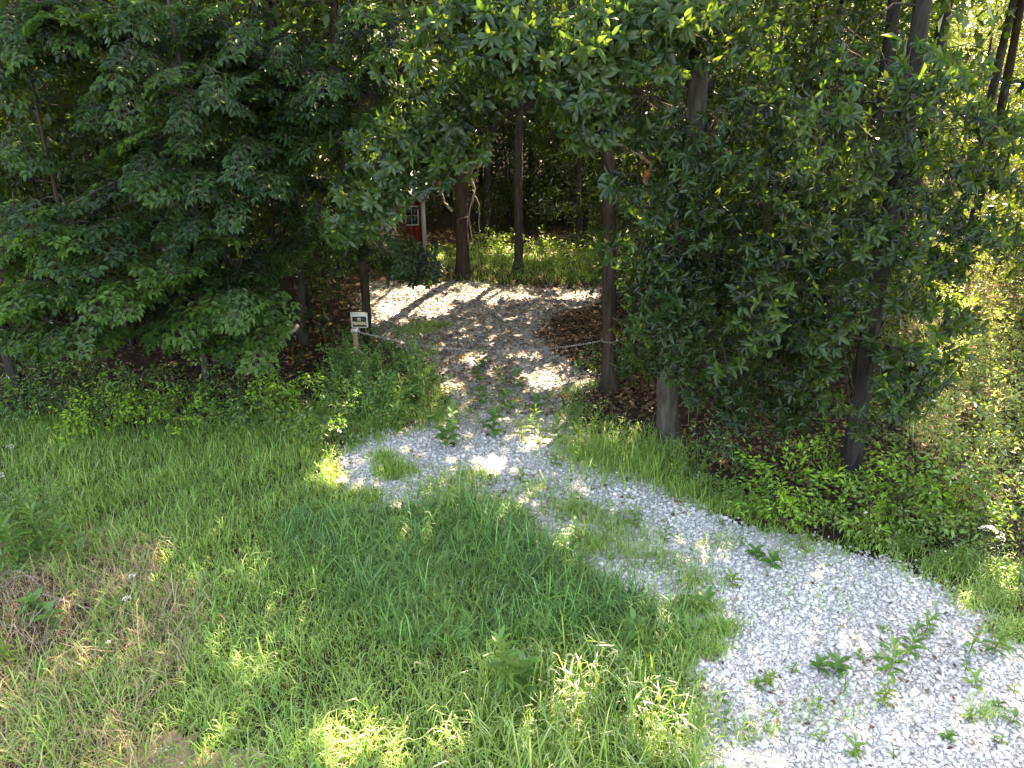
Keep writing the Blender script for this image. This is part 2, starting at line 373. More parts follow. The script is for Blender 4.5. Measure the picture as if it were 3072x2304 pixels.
Vs = np.einsum('nij,nkj->nki', rotmats(N, .45), Vs)
sz = gz(sx, sy) + .012 + size * rng.uniform(.0, .6, N)
ctr = np.stack([sx, sy, sz], -1)
stint = np.stack([rng.random(N), np.clip(rng.normal(.63, .14, N) + .12 * snoise(sx, sy, 1.4, 3) - np.clip((sy - 11) / 3, 0, 1) * .45, 0, 1)], -1)  # stones up the drive darkened: leaf stain, with shade put into the tint
# the 300 that show largest are stones of their own, the rest is one mass
f = (sy * ct + (CAM_H - sz) * st); spx, spy = proj(ctr)
vis = (spx > 20) & (spx < 3050) & (spy < 2290) & (sz > gz(sx, sy) + .012 + .3 * size)
score = np.where(vis, size / f, 0); big = np.argsort(-score)[:300]
protos = []
for k in range(12):
    v = facet(ico * (1.15 + rng.normal(0, .12, (12, 1))), rng) * 1.15 * np.array((rng.uniform(1., 1.4), rng.uniform(.8, 1.1), rng.uniform(.5, .75)))
    mbs = MB(); mbs.add(v, None, icof, tint=np.full((12, 2), rng.uniform(.45, .85)))
    o = mbs.build('stone', M['stone']); protos.append(o.data); bpy.data.objects.remove(o)
for j in big:
    o = bpy.data.objects.new('stone', protos[j % 12]); COL.objects.link(o); o.parent = drive
    o.location = ctr[j]; o.scale = (size[j] * 1.08,) * 3; o.rotation_euler = (rng.normal(0, .35), rng.normal(0, .35), rng.uniform(0, 6.28))
rest = np.ones(N, bool); rest[big] = False
mb = MB(); nr = int(rest.sum())
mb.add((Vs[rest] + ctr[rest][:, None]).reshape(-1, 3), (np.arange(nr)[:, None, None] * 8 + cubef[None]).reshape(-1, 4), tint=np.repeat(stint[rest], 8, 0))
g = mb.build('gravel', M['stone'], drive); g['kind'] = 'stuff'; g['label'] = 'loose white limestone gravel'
print('stones', N)

# ------------------------------------------------------------------ grass
def blades(mb, x, y, h, wd, bend, tint, z0=None, m=0):
    N = len(x)
    if not N: return
    a = rng.uniform(0, 2 * np.pi, N); d = np.stack([np.cos(a), np.sin(a), 0 * a], -1); s = np.stack([-np.sin(a), np.cos(a), 0 * a], -1)
    b = np.stack([x, y, (gz(x, y) if z0 is None else z0) - .01], -1); up = np.array((0, 0, 1.0))
    h = h[:, None]; bend = bend[:, None]; wd = wd[:, None]
    c1 = b + up * h * .45 + d * h * bend * .14; c2 = b + up * h * (.86 - .10 * bend) + d * h * bend * .48; c3 = b + up * h * (1.0 - .42 * bend) + d * h * bend * 1.0
    V = np.stack([b - s * wd * .5, b + s * wd * .5, c1 - s * wd * .5, c1 + s * wd * .5, c2 - s * wd * .36, c2 + s * wd * .36, c3], 1).reshape(-1, 3)
    k = (np.arange(N) * 7)[:, None]
    mb.add(V, np.concatenate([k + np.array([[0, 1, 3, 2]]), k + np.array([[2, 3, 5, 4]])]), k + np.array([[4, 5, 6]]), m=m, tint=np.repeat(tint, 7, 0))
LAWN = gpoly([(-500, 1235), (0, 1250), (350, 1300), (620, 1290), (900, 1300), (1000, 1360), (1015, 1480), (1120, 1545), (1400, 1505), (1560, 1565), (1690, 1690),
              (1850, 1765), (2060, 1890), (2110, 2080), (2085, 2500), (-900, 2500)])
TALL = gpoly([(780, 1600), (1050, 1560), (1400, 1530), (1570, 1590), (1700, 1700), (1880, 1770), (2110, 1910), (2020, 1990), (1700, 1900), (1480, 1990), (1250, 1960), (1050, 1850), (900, 1720)])
FOX = gpoly([(1450, 2080), (1600, 1990), (1800, 1990), (2000, 2090), (2100, 2200), (2110, 2500), (1350, 2500), (1420, 2250)])
STRAW = gpoly([(-500, 1640), (150, 1620), (420, 1640), (640, 1850), (620, 2080), (420, 2200), (560, 2330), (400, 2500), (-900, 2500)])
HOLLOW = gpoly([(-200, 1740), (150, 1750), (290, 1830), (230, 1930), (120, 2010), (-200, 2020)])
def clumped(x, y, s=4.0, k=0): return np.clip(.5 + .5 * snoise(x, y, s, k), 0, 1)
def view(x, y, lo=-250, hi=3320, bot=2520):
    a, b = proj(np.stack([x, y, 0 * x], -1)); return (a > lo) & (a < hi) & (b < bot)
# lawn
x, y = scatter(LAWN, 1500); ok = inpoly(x, y, LAWN) & view(x, y)
straw = inpoly(x + .3 * snoise(x, y, 2, 3), y + .3 * snoise(x, y, 2, 6), STRAW); soil = inpoly(x + .12 * snoise(x, y, 6, 1), y + .12 * snoise(x, y, 6, 4), SOIL); hollow = inpoly(x + .15 * snoise(x, y, 4, 1), y + .15 * snoise(x, y, 4, 4), HOLLOW)
far = np.clip((y - 4) / 8, 0, 1)
ok &= rng.random(len(x)) < np.where(hollow, .10, 1) * np.where(soil, .42, np.where(straw, .58, 1 - .38 * far)) * (0.70 + .5 * clumped(x, y, 3.3, 2))
x, y, straw = x[ok], y[ok], straw[ok]; N = len(x); cl = clumped(x, y, 2.1, 7); c2 = clumped(x, y, 6.3, 3)
h = rng.gamma(9, 1 / 9, N) * (.11 + .13 * cl ** 1.5 + .05 * c2) * np.where(straw, 1.15, 1)
tint = np.stack([np.clip(.25 + .45 * clumped(x, y, 1.1, 4) + rng.normal(0, .2, N), 0, 1), np.clip(.45 + .25 * (c2 - .5) + rng.normal(0, .2, N), 0, 1)], -1)
mb = MB(); blades(mb, x, y, h, rng.uniform(.0055, .0095, N) * np.where(rng.random(N) < .22, 1.7, 1), rng.uniform(.25, 1.2, N), tint)
tag(mb.build('lawn_grass', M['grass']), 'soft bright green grass covering the ground beside the drive', 'grass', kind='stuff'); print('lawn', N)
# taller bluish band
x, y = scatter(TALL, 1150); ok = inpoly(x + .25 * snoise(x, y, 2.7, 3), y + .25 * snoise(x, y, 2.9, 6), TALL) & (rng.random(len(x)) < .55 + .6 * clumped(x, y, 2.6, 1))
x, y = x[ok], y[ok]; N = len(x); cl = clumped(x, y, 2.6, 1)
mb = MB(); blades(mb, x, y, rng.gamma(7, 1 / 7, N) * (.22 + .20 * cl), rng.uniform(.007, .015, N), rng.uniform(.3, 1.4, N),
       np.stack([np.clip(.4 * clumped(x, y, 1.6, 8) + rng.normal(.15, .18, N), 0, 1), np.clip(rng.normal(.45, .28, N) + .25 * snoise(x, y, 3.1, 5), 0, 1)], -1))
tag(mb.build('tall_grass', M['tallgrass']), 'taller blue-green grass arching along the edge of the gravel', 'grass', kind='stuff'); print('tall', N)
# foxtail bed
x, y = scatter(FOX, 560); ok = inpoly(x + .15 * snoise(x, y, 3, 3), y + .15 * snoise(x, y, 3, 6), FOX) & (rng.random(len(x)) < .35 + .8 * clumped(x, y, 4, 1)) & view(x, y)
x, y = x[ok], y[ok]; N = len(x)
mb = MB(); blades(mb, x, y, rng.gamma(9, 1 / 9, N) * (.30 + .22 * clumped(x, y, 3, 5)), rng.uniform(.009, .016, N), rng.uniform(.15, 1.0, N), rng.random((N, 2)))
tag(mb.build('coarse_grass', M['foxtail']), 'coarse yellow-green grass with broad blades at the near edge of the gravel', 'grass', kind='stuff')
# straw
x, y = scatter(STRAW, 850); ok = inpoly(x + .3 * snoise(x, y, 2, 3), y + .3 * snoise(x, y, 2, 6), STRAW) & view(x, y) & (rng.random(len(x)) < .25 + .9 * clumped(x, y, 2.2, 9))
x, y = x[ok], y[ok]; N = len(x)
mb = MB(); blades(mb, x, y, rng.gamma(6, 1 / 6, N) * .24, rng.uniform(.004, .008, N), rng.uniform(.5, 1.6, N), rng.random((N, 2)))
tag(mb.build('dry_grass', M['dry']), 'tangled dry straw-coloured grass in the corner of the lawn', 'grass', kind='stuff')
# sparse sprouts on the gravel and tufts in the clearing
mb = MB()
tufts = [(1180, 1420, 60, 900), (1150, 1380, 40, 300), (1330, 1480, 120, 700), (1480, 1540, 90, 500), (1420, 1440, 70, 350), (1100, 1500, 60, 500), (1870, 1385, 190, 1300), (1960, 1420, 120, 500), (1760, 1370, 90, 500),
         (1950, 1400, 60, 400), (2060, 1480, 80, 700), (2180, 1520, 70, 600), (2240, 1540, 60, 400), (1720, 1540, 90, 450), (1830, 1580, 130, 600), (1760, 1640, 100, 500), (1990, 1690, 120, 300), (1900, 1660, 120, 300), (1620, 1480, 110, 300), (2080, 1750, 90, 250), (2150, 1900, 70, 500), (2080, 1830, 70, 500),
         (2120, 1960, 60, 350), (2960, 1800, 100, 800), (3000, 1730, 90, 700), (2850, 1700, 90, 500), (2700, 1640, 70, 400), (3030, 1900, 70, 400), (2950, 2150, 60, 60), (2450, 2150, 200, 80), (2250, 2200, 120, 120), (2400, 1800, 200, 90),
         (2350, 1690, 120, 80), (2150, 1640, 90, 120), (1300, 980, 70, 300), (1250, 1000, 70, 300), (1480, 780, 220, 1500), (1650, 790, 220, 1500), (1320, 790, 120, 700), (1250, 760, 120, 500), (1800, 830, 160, 900), (1500, 830, 250, 700),
         (1000, 780, 120, 500), (1950, 810, 150, 700), (1250, 1180, 110, 900), (1150, 1230, 120, 1200), (1060, 1280, 120, 1200), (1320, 1250, 80, 500), (940, 1260, 120, 1200), (780, 1290, 160, 1200), (500, 1290, 200, 1000), (200, 1270, 200, 800)]
for a, b, r, n in tufts:
    px = a + rng.normal(0, .5, n) * r; py = b + rng.normal(0, .5, n) * r * (.42 if b > 1000 else .14)
    g = G(px, py); x, y = g[:, 0], g[:, 1]
    far = b < 1000
    blades(mb, x, y, rng.gamma(8, 1 / 8, n) * (.15 if far else (.34 if 1700 < a < 2000 and b < 1430 else .17)), rng.uniform(.006, .010, n) * (2.0 if far else 1.15), rng.uniform(.2, 1.1, n), np.stack([np.clip(rng.normal(.5, .3, n), 0, 1), np.clip(rng.normal(.5, .2, n), 0, 1)], -1))
tag(mb.build('sprouting_grass', M['grass']), 'thin tufts of grass coming up through the gravel and in the clearing', 'grass', kind='stuff')
# blades creeping over the rim of the gravel
mb = MB(); n = 60000; seg = np.array(DRIVE); A_ = seg; B_s = np.roll(seg, -1, 0); ln = np.linalg.norm(B_s - A_, axis=1); ok_ = (A_[:, 1] < 13.5) & (B_s[:, 1] < 13.5) & (A_[:, 1] > 3.6)
k = rng.choice(np.where(ok_)[0], 11000, p=ln[ok_] / ln[ok_].sum()); t = rng.random(11000)[:, None]; q = A_[k] * (1 - t) + B_s[k] * t + rng.normal(0, .17, (11000, 2)); x, y = q[:, 0], q[:, 1]
ok = (snoise(x, y, 4.0, 3) + rng.normal(0, .3, len(x)) > -.05) & view(x, y); x, y = x[ok], y[ok]; n = len(x)
blades(mb, x, y, rng.gamma(6, 1 / 6, n) * .14, rng.uniform(.006, .012, n), rng.uniform(.3, 1.4, n), np.stack([rng.random(n), np.clip(rng.normal(.45, .22, n), 0, 1)], -1), m=0)
tag(mb.build('rim_grass', M['grass']), 'short grass creeping over the edges of the gravel', 'grass', kind='stuff')
# fallen leaves
mb = MB(); n = 38000
x = rng.uniform(-15, 15, n); y = 8.5 + 20 * rng.random(n) ** 1.5
onl = inpoly(x, y, LAWN); ond = in_drive(x, y)
ok = ~onl & (rng.random(n) < np.where(ond, np.where(y > 12, .9, .06), 1.0))
x, y, ond = x[ok], y[ok], ond[ok]; n = len(x)
nr = unit(np.stack([rng.normal(0, .45, n), rng.normal(0, .45, n), np.ones(n)], -1)); a = rng.uniform(0, 6.28, n)
leaves(mb, np.stack([x, y, gz(x, y) + np.where(ond, .055, .02)], -1), np.stack([np.cos(a), np.sin(a), 0 * a], -1), nr, rng.uniform(.07, .13, n), rng.uniform(.04, .07, n), 'lo')
n = 4200; x = rng.uniform(-4.5, 3, n); y = rng.uniform(12.2, 20.5, n); ok = in_drive(x, y); x, y = x[ok], y[ok]; n = len(x); a = rng.uniform(0, 6.28, n)
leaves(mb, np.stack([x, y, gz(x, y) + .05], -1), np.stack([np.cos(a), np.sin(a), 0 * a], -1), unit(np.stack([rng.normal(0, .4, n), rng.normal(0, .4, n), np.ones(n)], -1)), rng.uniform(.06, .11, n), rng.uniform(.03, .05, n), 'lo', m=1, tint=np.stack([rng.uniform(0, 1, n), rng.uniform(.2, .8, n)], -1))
n = 3200; x = rng.uniform(.3, 3.2, n); y = rng.uniform(12.2, 18.5, n); ok = ~in_drive(x, y); x, y = x[ok], y[ok]; n = len(x); a = rng.uniform(0, 6.28, n)
leaves(mb, np.stack([x, y, gz(x, y) + .03], -1), np.stack([np.cos(a), np.sin(a), .2 + 0 * a], -1), unit(np.stack([rng.normal(0, .5, n), rng.normal(0, .5, n), np.ones(n)], -1)), rng.uniform(.07, .13, n), rng.uniform(.04, .07, n), 'lo', tint=rng.random((n, 2)))
n = 90; g = G(rng.uniform(2000, 3050, n), rng.uniform(1600, 2290, n)); ok = in_drive(g[:, 0], g[:, 1]); g = g[ok]; n = len(g); a = rng.uniform(0, 6.28, n)
leaves(mb, g + np.array((0, 0, .055)), np.stack([np.cos(a), np.sin(a), 0 * a], -1), unit(np.stack([rng.normal(0, .4, n), rng.normal(0, .4, n), np.ones(n)], -1)), .07, .035, 'mid')
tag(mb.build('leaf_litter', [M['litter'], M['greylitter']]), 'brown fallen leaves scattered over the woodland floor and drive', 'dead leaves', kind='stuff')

# ------------------------------------------------------------------ leaf sprays
def spray(kind, r):
    pos = []; d = []; nm = []; L = []; A = []; B = []; R = []
    def leaf(p, dd, nn, l): pos.append(p); d.append(dd); nm.append(nn); L.append(l)
    if kind == 'oak':          # rosettes of long leaves at the shoot tips
        ln = .55; k = 5
        main = [np.array((s * ln, .06 * math.sin(s * 3 + r.uniform(0, 6)), .05 * s - .10 * s * s)) for s in np.linspace(0, 1, k)]
        for a, b in zip(main[:-1], main[1:]): A.append(a); B.append(b); R.append(.006)
        tips = [(main[-1], np.array((1., 0, -.1)))]
        for q in range(1, k):
            for sgn in (-1, 1):
                if r.random() < .72:
                    dd = unit(np.array((.75, sgn * r.uniform(.5, 1.1), r.uniform(-.3, .45)))); e = main[q] + dd * r.uniform(.10, .22)
                    A.append(main[q]); B.append(e); R.append(.004); tips.append((e, dd))
        for e, dd in tips:
            u = unit(np.cross(dd, (0, .2, 1))); v = np.cross(u, dd); n = r.integers(5, 9); a0 = r.uniform(0, 6)
            for q in range(n):
                a = a0 + q * 6.283 / n + r.normal(0, .25); rad = math.cos(a) * u + math.sin(a) * v
                ld = unit(dd * r.uniform(.25, .9) + rad + np.array((0, 0, -.28)))
                leaf(e - dd * r.uniform(0, .05), ld, unit(dd * 1.0 - rad * .35 + np.array((0, 0, .55)) + r.normal(0, .22, 3)), r.uniform(.085, .15))
    elif kind == 'layer':      # flat fans with drooping, pointed leaves
        ln = .75; k = 7
        main = [np.array((s * ln, .05 * math.sin(s * 4), .03 - .16 * s * s)) for s in np.linspace(0, 1, k)]
        for a, b in zip(main[:-1], main[1:]): A.append(a); B.append(b); R.append(.006)
        def pairs(pt, dd, l):
            for sgn in (-1, 1):
                sd = unit(np.cross(dd, (0, 0, 1.)) * sgn + dd * r.uniform(.3, .8) + np.array((0, 0, -.35)) + r.normal(0, .12, 3))
                leaf(pt, sd, unit(np.array((0, 0, 1.)) + dd * .25 + r.normal(0, .25, 3)), l)
        for q in range(1, k):
            dd = unit(main[q] - main[q - 1])
            pairs(main[q], dd, r.uniform(.10, .15))
            if q < k - 1:
                for sgn in (-1, 1):
                    sd = unit(dd + np.cross(dd, (0, 0, 1.)) * sgn * r.uniform(.8, 1.3)); l = r.uniform(.18, .38) * (1 - q / k * .4); e = main[q] + sd * l + np.array((0, 0, -.05))
                    A.append(main[q]); B.append(e); R.append(.004)
                    for s in (.5, .8, 1.0): pairs(main[q] * (1 - s) + e * s, sd, r.uniform(.085, .14))
                    leaf(e, unit(sd + np.array((0, 0, -.4))), np.array((0, 0, 1.)), .12)
        leaf(main[-1], unit(np.array((1, 0, -.5))), np.array((0, 0, 1.)), .13)
    else:                      # loose alternate leaves
        ln = .6; k = 6
        main = [np.array((s * ln, .07 * math.sin(s * 4 + r.uniform(0, 6)), .04 * math.sin(s * 5))) for s in np.linspace(0, 1, k)]
        for a, b in zip(main[:-1], main[1:]): A.append(a); B.append(b); R.append(.005)
        for q in range(1, k):
            n = 4
            for _ in range(n):
                dd = unit(r.normal(0, 1, 3) + np.array((.7, 0, -.2))); p = main[q] + dd * r.uniform(0, .16)
                leaf(p, unit(dd + np.array((.4, 0, -.35))), unit(np.array((0, 0, .9)) + r.normal(0, .5, 3)), r.uniform(.07, .125))
    return dict(pos=np.array(pos), d=np.array(d), n=np.array(nm), L=np.array(L), A=np.array(A), B=np.array(B), R=np.array(R))
SPR = {k: [spray(k, np.random.default_rng(100 + i)) for i in range(6)] for k in ('oak', 'layer', 'loose')}
ASP = {'oak': .36, 'layer': .48, 'loose': .5}
def sprays(mb, kind, T, fwd, scale=1.0, up=None, leafkind='mid', bright=.5, hue=.4, twig=True, carve=.75, roll=.35, m=0, tm=1, asp=None):
    T = np.asarray(T, float).reshape(-1, 3); N = len(T)
    if not N: return
    fwd = unit(np.broadcast_to(fwd, (N, 3)) + 0.0)
    if up is None: up = np.array((0, 0, 1.0)) + rng.normal(0, roll, (N, 3))
    side = unit(np.cross(up, fwd)); upv = np.cross(fwd, side)
    Rm = np.stack([fwd, side, upv], -1)
    scale = np.broadcast_to(np.asarray(scale, float), (N,)) * rng.uniform(.8, 1.2, N)
    bs = np.clip(np.broadcast_to(bright, (N,)) + rng.normal(0, .24, N), 0, 1); hs = np.clip(np.broadcast_to(hue, (N,)) + rng.normal(0, .25, N), 0, 1)
    which = rng.integers(0, 6, N)
    for k in range(6):
        I = np.where(which == k)[0]
        if not len(I): continue
        s = SPR[kind][k]; K = len(s['L'])
        pos = np.einsum('nij,kj->nki', Rm[I], s['pos']) * scale[I][:, None, None] + T[I][:, None]
        d = np.einsum('nij,kj->nki', Rm[I], s['d']); nn = np.einsum('nij,kj->nki', Rm[I], s['n'])
        L = np.broadcast_to(s['L'], (len(I), K)) * scale[I][:, None]
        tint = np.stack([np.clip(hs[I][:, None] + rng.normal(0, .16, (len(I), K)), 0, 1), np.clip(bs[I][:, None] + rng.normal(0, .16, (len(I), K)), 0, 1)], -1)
        pos = pos.reshape(-1, 3); d = d.reshape(-1, 3) + rng.normal(0, .12, (len(pos), 3)); nn = nn.reshape(-1, 3); L = L.reshape(-1); tint = tint.reshape(-1, 2)
        ok = np.ones(len(pos), bool)
        if carve > 0: ok = ~(sunlit(pos) & (np.repeat(rng.random(len(I)), K) < carve))
        if carve > 0: SHADE.append((pos[ok], .3 * L[ok] ** 2))
        leaves(mb, pos[ok], d[ok], nn[ok], L[ok], L[ok] * (asp or ASP[kind]) * rng.uniform(.85, 1.15, ok.sum()), leafkind, m, tint[ok])
        if twig:
            A = (np.einsum('nij,kj->nki', Rm[I], s['A']) * scale[I][:, None, None] + T[I][:, None]).reshape(-1, 3)
            B = (np.einsum('nij,kj->nki', Rm[I], s['B']) * scale[I][:, None, None] + T[I][:, None]).reshape(-1, 3)
            sticks(mb, A, B, np.tile(s['R'], len(I)), np.tile(s['R'] * .7, len(I)), m=tm)

# ------------------------------------------------------------------ trees
def trunk_path(base, top, H, wob=.08, seed=0):
    r = np.random.default_rng(seed); base = np.asarray(base, float); d = (np.asarray(top, float) - base); d = d / d[2]
    a, b = r.uniform(0, 6, 2)
    def f(z):
        z = np.asarray(z, float)
        return base + d * z[..., None] + np.stack([wob * (np.sin(z * .8 + a) - math.sin(a)), wob * (np.sin(z * .7 + b) - math.sin(b)), 0 * z], -1)
    return f
def make_trunk(root, path, H, r0, m, seed=0, sides=14):
    mb = MB(); z = np.concatenate([np.array([-.15, 0, .06, .15, .3, .5]), np.arange(.75, H, .3)])
    rad = r0 * (1 - .80 * np.clip(z, 0, H) / H) * (1 + .75 * np.exp(-np.maximum(z, 0) / .18))
    tube(mb, path(z), rad, sides, ridge=.075, seed=seed)
    return mb.build('trunk', m, root, smooth=True)
def limb(root, p0, p1, r0, m, name='limb', sag=.15, r1=.008):
    p0 = np.asarray(p0, float); p1 = np.asarray(p1, float); t = np.linspace(0, 1, 9)[:, None]; L = np.linalg.norm(p1 - p0)
    pts = p0 + (p1 - p0) * t + np.array((0, 0, 1.)) * sag * L * np.sin(t * np.pi) * .6 + np.concatenate([np.zeros((1, 3)), rng.normal(0, .02 * L ** .5, (7, 3)), np.zeros((1, 3))])
    mb = MB(); tube(mb, pts, r0 + (r1 - r0) * t[:, 0] ** .8, 7, ridge=.03, seed=int(L * 1000) % 999)
    return mb.build(name, m, root, smooth=True)
SHADE = []                          # (positions, leaf areas) of everything that shades the ground
CROWNS = []                         # [root, path, material, list of leaf clouds]
def canopy_leaves(mb, p, sz):
    n = len(p); d = unit(rng.normal(0, 1, (n, 3)) + np.array((0, 0, -.3))); nn = unit(rng.normal(0, .6, (n, 3)) + np.array((0, 0, 1.)))
    L = rng.uniform(.7, 1.2, n) * sz
    leaves(mb, p, d, nn, L, L * .62, 'lo', 0, rng.random((n, 2)))
    SHADE.append((p, .31 * L * L))
def canopy(mb, c, rad, n, sz=.25, carve=1.0):
    c = np.asarray(c, float); rad = np.asarray(rad, float); k = max(20, n // 26)
    q = unit(rng.normal(0, 1, (k, 3))) * rng.uniform(.25, 1, (k, 1)) ** .5
    cen = c + q * rad; idx = rng.integers(0, k, n)
    p = cen[idx] + rng.normal(0, 1, (n, 3)) * np.array((.42, .42, .26))
    canopy_leaves(mb, p[~sunlit(p)], sz)
def finish_canopy(target=5.5, cell=.4, x0=-13.5, x1=13.5, y0=3.4, y1=27):
    """thicken the crowns where too much sun would come through, leaving the openings over the lit patches"""
    nx, ny = int((x1 - x0) / cell), int((y1 - y0) / cell); D = np.zeros((nx, ny))
    for p, ar in SHADE:
        g = p - SUN * (p[:, 2:3] / SUN[2]); i = ((g[:, 0] - x0) / cell).astype(int); j = ((g[:, 1] - y0) / cell).astype(int)
        ok = (i >= 0) & (i < nx) & (j >= 0) & (j < ny) & (p[:, 2] > 1.5); np.add.at(D, (i[ok], j[ok]), ar[ok] / cell ** 2)
    sz = .38; one = .31 * sz * sz * .95
    tgt = np.where(np.arange(ny)[None] * cell + y0 < 11, 5.3, 4.7); need = np.maximum(0, tgt - D) * cell ** 2 / one; cnt = rng.poisson(need); I, J = np.nonzero(cnt); rpt = cnt[I, J]
    gx_ = x0 + (np.repeat(I, rpt) + rng.random(rpt.sum())) * cell; gy_ = y0 + (np.repeat(J, rpt) + rng.random(rpt.sum())) * cell; n = len(gx_)
    axes = np.array([CR[1](np.array(11.0))[:2] for CR in CROWNS]); best = np.full(n, 1e9); bi = np.zeros(n, int); bp = np.zeros((n, 3))
    for zz in (8.5, 10, 11.5, 13, 14.5, 16):       # the height at which the ray to the sun passes nearest to a stem
        z = zz + rng.uniform(-.8, .8, n); p = np.stack([gx_, gy_, 0 * gx_], -1) + SUN * (z / SUN[2])[:, None]
        d = np.linalg.norm(p[:, None, :2] - axes[None], axis=-1); k = d.argmin(1); dm = d[np.arange(n), k] + rng.uniform(0, 1.2, n)
        up = dm < best; best[up] = dm[up]; bi[up] = k[up]; bp[up] = p[up]
    ok = ~sunlit(bp); bp, bi = bp[ok], bi[ok]
    vx, vy = proj(bp); seen = (vx > -80) & (vx < 3150) & (vy > -90)      # where the camera looks up into them: more, smaller leaves
    sb = np.repeat(bp[seen], 3, 0); sb = sb + rng.normal(0, .22, sb.shape); si = np.repeat(bi[seen], 3); bp, bi = bp[~seen], bi[~seen]
    print('canopy fill', len(bp))
    for k, (root, path, m, mb) in enumerate(CROWNS):
        q = bp[bi == k]
        if len(q): canopy_leaves(mb, q, sz)
        if (si == k).any(): canopy_leaves(mb, sb[si == k], .2)
        o = mb.build('crown', M[m], root)
        if o: o['kind'] = 'stuff'
def big_tree(name, label, basepx, toppx, H, r0, bark, seed, crown=(3.2, 3.2, .34), ncrown=3800, leaf='canopy', group=None, sway=.08, topdY=0.0, cat='tree', zc=.70):
    b = G(*basepx) if len(basepx) == 2 else np.array(basepx, float)
    top = P(toppx[0], toppx[1], b[1] + topdY) if len(toppx) == 2 else b + np.array(toppx, float)
    root = empty(name, b, label, cat, group)
    path = trunk_path(b, top, H, sway, seed)
    make_trunk(root, path, H, r0, M[bark], seed)
    if ncrown:
        mb = MB(); c = path(np.array(zc * H)); canopy(mb, c, (crown[0], crown[1], crown[2] * H), ncrown)
        CROWNS.append([root, path, leaf, mb])
        for k in range(4):
            z0 = rng.uniform(.45, .75) * H; q = unit(np.array((rng.normal(), rng.normal(), .6))) * crown[0] * .8
            limb(root, path(np.array(z0)), path(np.array(z0)) + q, r0 * .35, M[bark])
    return root, path

TREES = {}
def T_(key, *a, **k): TREES[key] = big_tree(*a, **k)
T_('centre', 'oak_tree', 'straight brown trunk standing in the middle of the clearing right of the shed', (1390, 829), (1380, 160), 19, .20, 'bark', 1, sway=.03)
T_('second', 'oak_tree', 'slimmer grey trunk in the clearing beyond the far edge of the gravel', (1555, 817), (1568, 250), 18, .135, 'barkgrey', 2, sway=.04)
T_('sign', 'hickory_tree', 'slim dark tree right behind the no trespassing sign, bending leftwards higher up', (1100, 1020), (1052, 420), 17, .105, 'bark', 3, sway=.14)
T_('thin', 'hickory_tree', 'thin grey tree left of the sign post with a leaning dead branch below', (912, 1030), (862, 520), 15, .085, 'barkgrey', 4, crown=(2.8, 2.8, .34), ncrown=3000)
T_('drive', 'oak_tree', 'brown tree at the right edge of the drive holding the end of the chain', (1830, 1167), (1808, 450), 18, .145, 'bark', 5, sway=.05)
T_('front', 'oak_tree', 'stout oak with furrowed grey bark and a split stub at its foot', (2000, 1340), (2070, 330), 18, .18, 'barkgrey', 6, sway=.06, crown=(3.0, 3.0, .3))
T_('black', 'oak_tree', 'nearly black trunk leaning right, rising from the bright shrubs beside the gravel', (2549, 1462), (2688, 480), 17, .145, 'barkdark', 7, sway=.05)
T_('tan2', 'poplar_tree', 'dark straight trunk just right of the black leaning one at the upper right', (8.6, 16.2, 0), (.25, .1, 9.), 18, .15, 'barkdark', 9)

# trees whose trunks are half lost in the leaves: give the roof of leaves over the wood
spots = [(-9.6, 13.2), (-7.4, 15.5), (-11.6, 16.8), (-5.4, 17.3), (-9.0, 19.8), (-6.8, 22.2), (-12.5, 23.0), (-4.4, 27.5), (-.8, 28.5), (2.6, 26.0), (5.2, 22.4), (4.4, 17.6), (7.2, 19.5), (6.6, 13.6),
         (10.4, 13.4), (11.6, 18.0), (9.6, 23.5), (13.8, 22.0), (1.0, 33.0), (6.4, 29.0), (-8.5, 29.0), (12.4, 28.5), (-2.8, 33.5), (3.9, 34.5), (-12.8, 12.6), (14.2, 14.6), (8.8, 33.0)]
for k, (x, y) in enumerate(spots):
    x += rng.normal(0, .2); y += rng.normal(0, .2)
    side = 'left of the drive' if x < -3.5 else ('right of the drive' if x > 3.2 else 'behind the clearing')
    big_tree('woodland_tree', 'tall dark trunk half lost in the leaves ' + side, (x, y, gz(x, y)), (rng.normal(0, .35), rng.normal(0, .2), 9.), rng.uniform(16, 21), rng.uniform(.09, .16),
             ['bark', 'barkdark', 'barkgrey'][k % 3], 30 + k, ncrown=2900 if x < 5 else 2100, crown=(3.4, 3.4, .33), group='half-hidden tall trees ' + side)

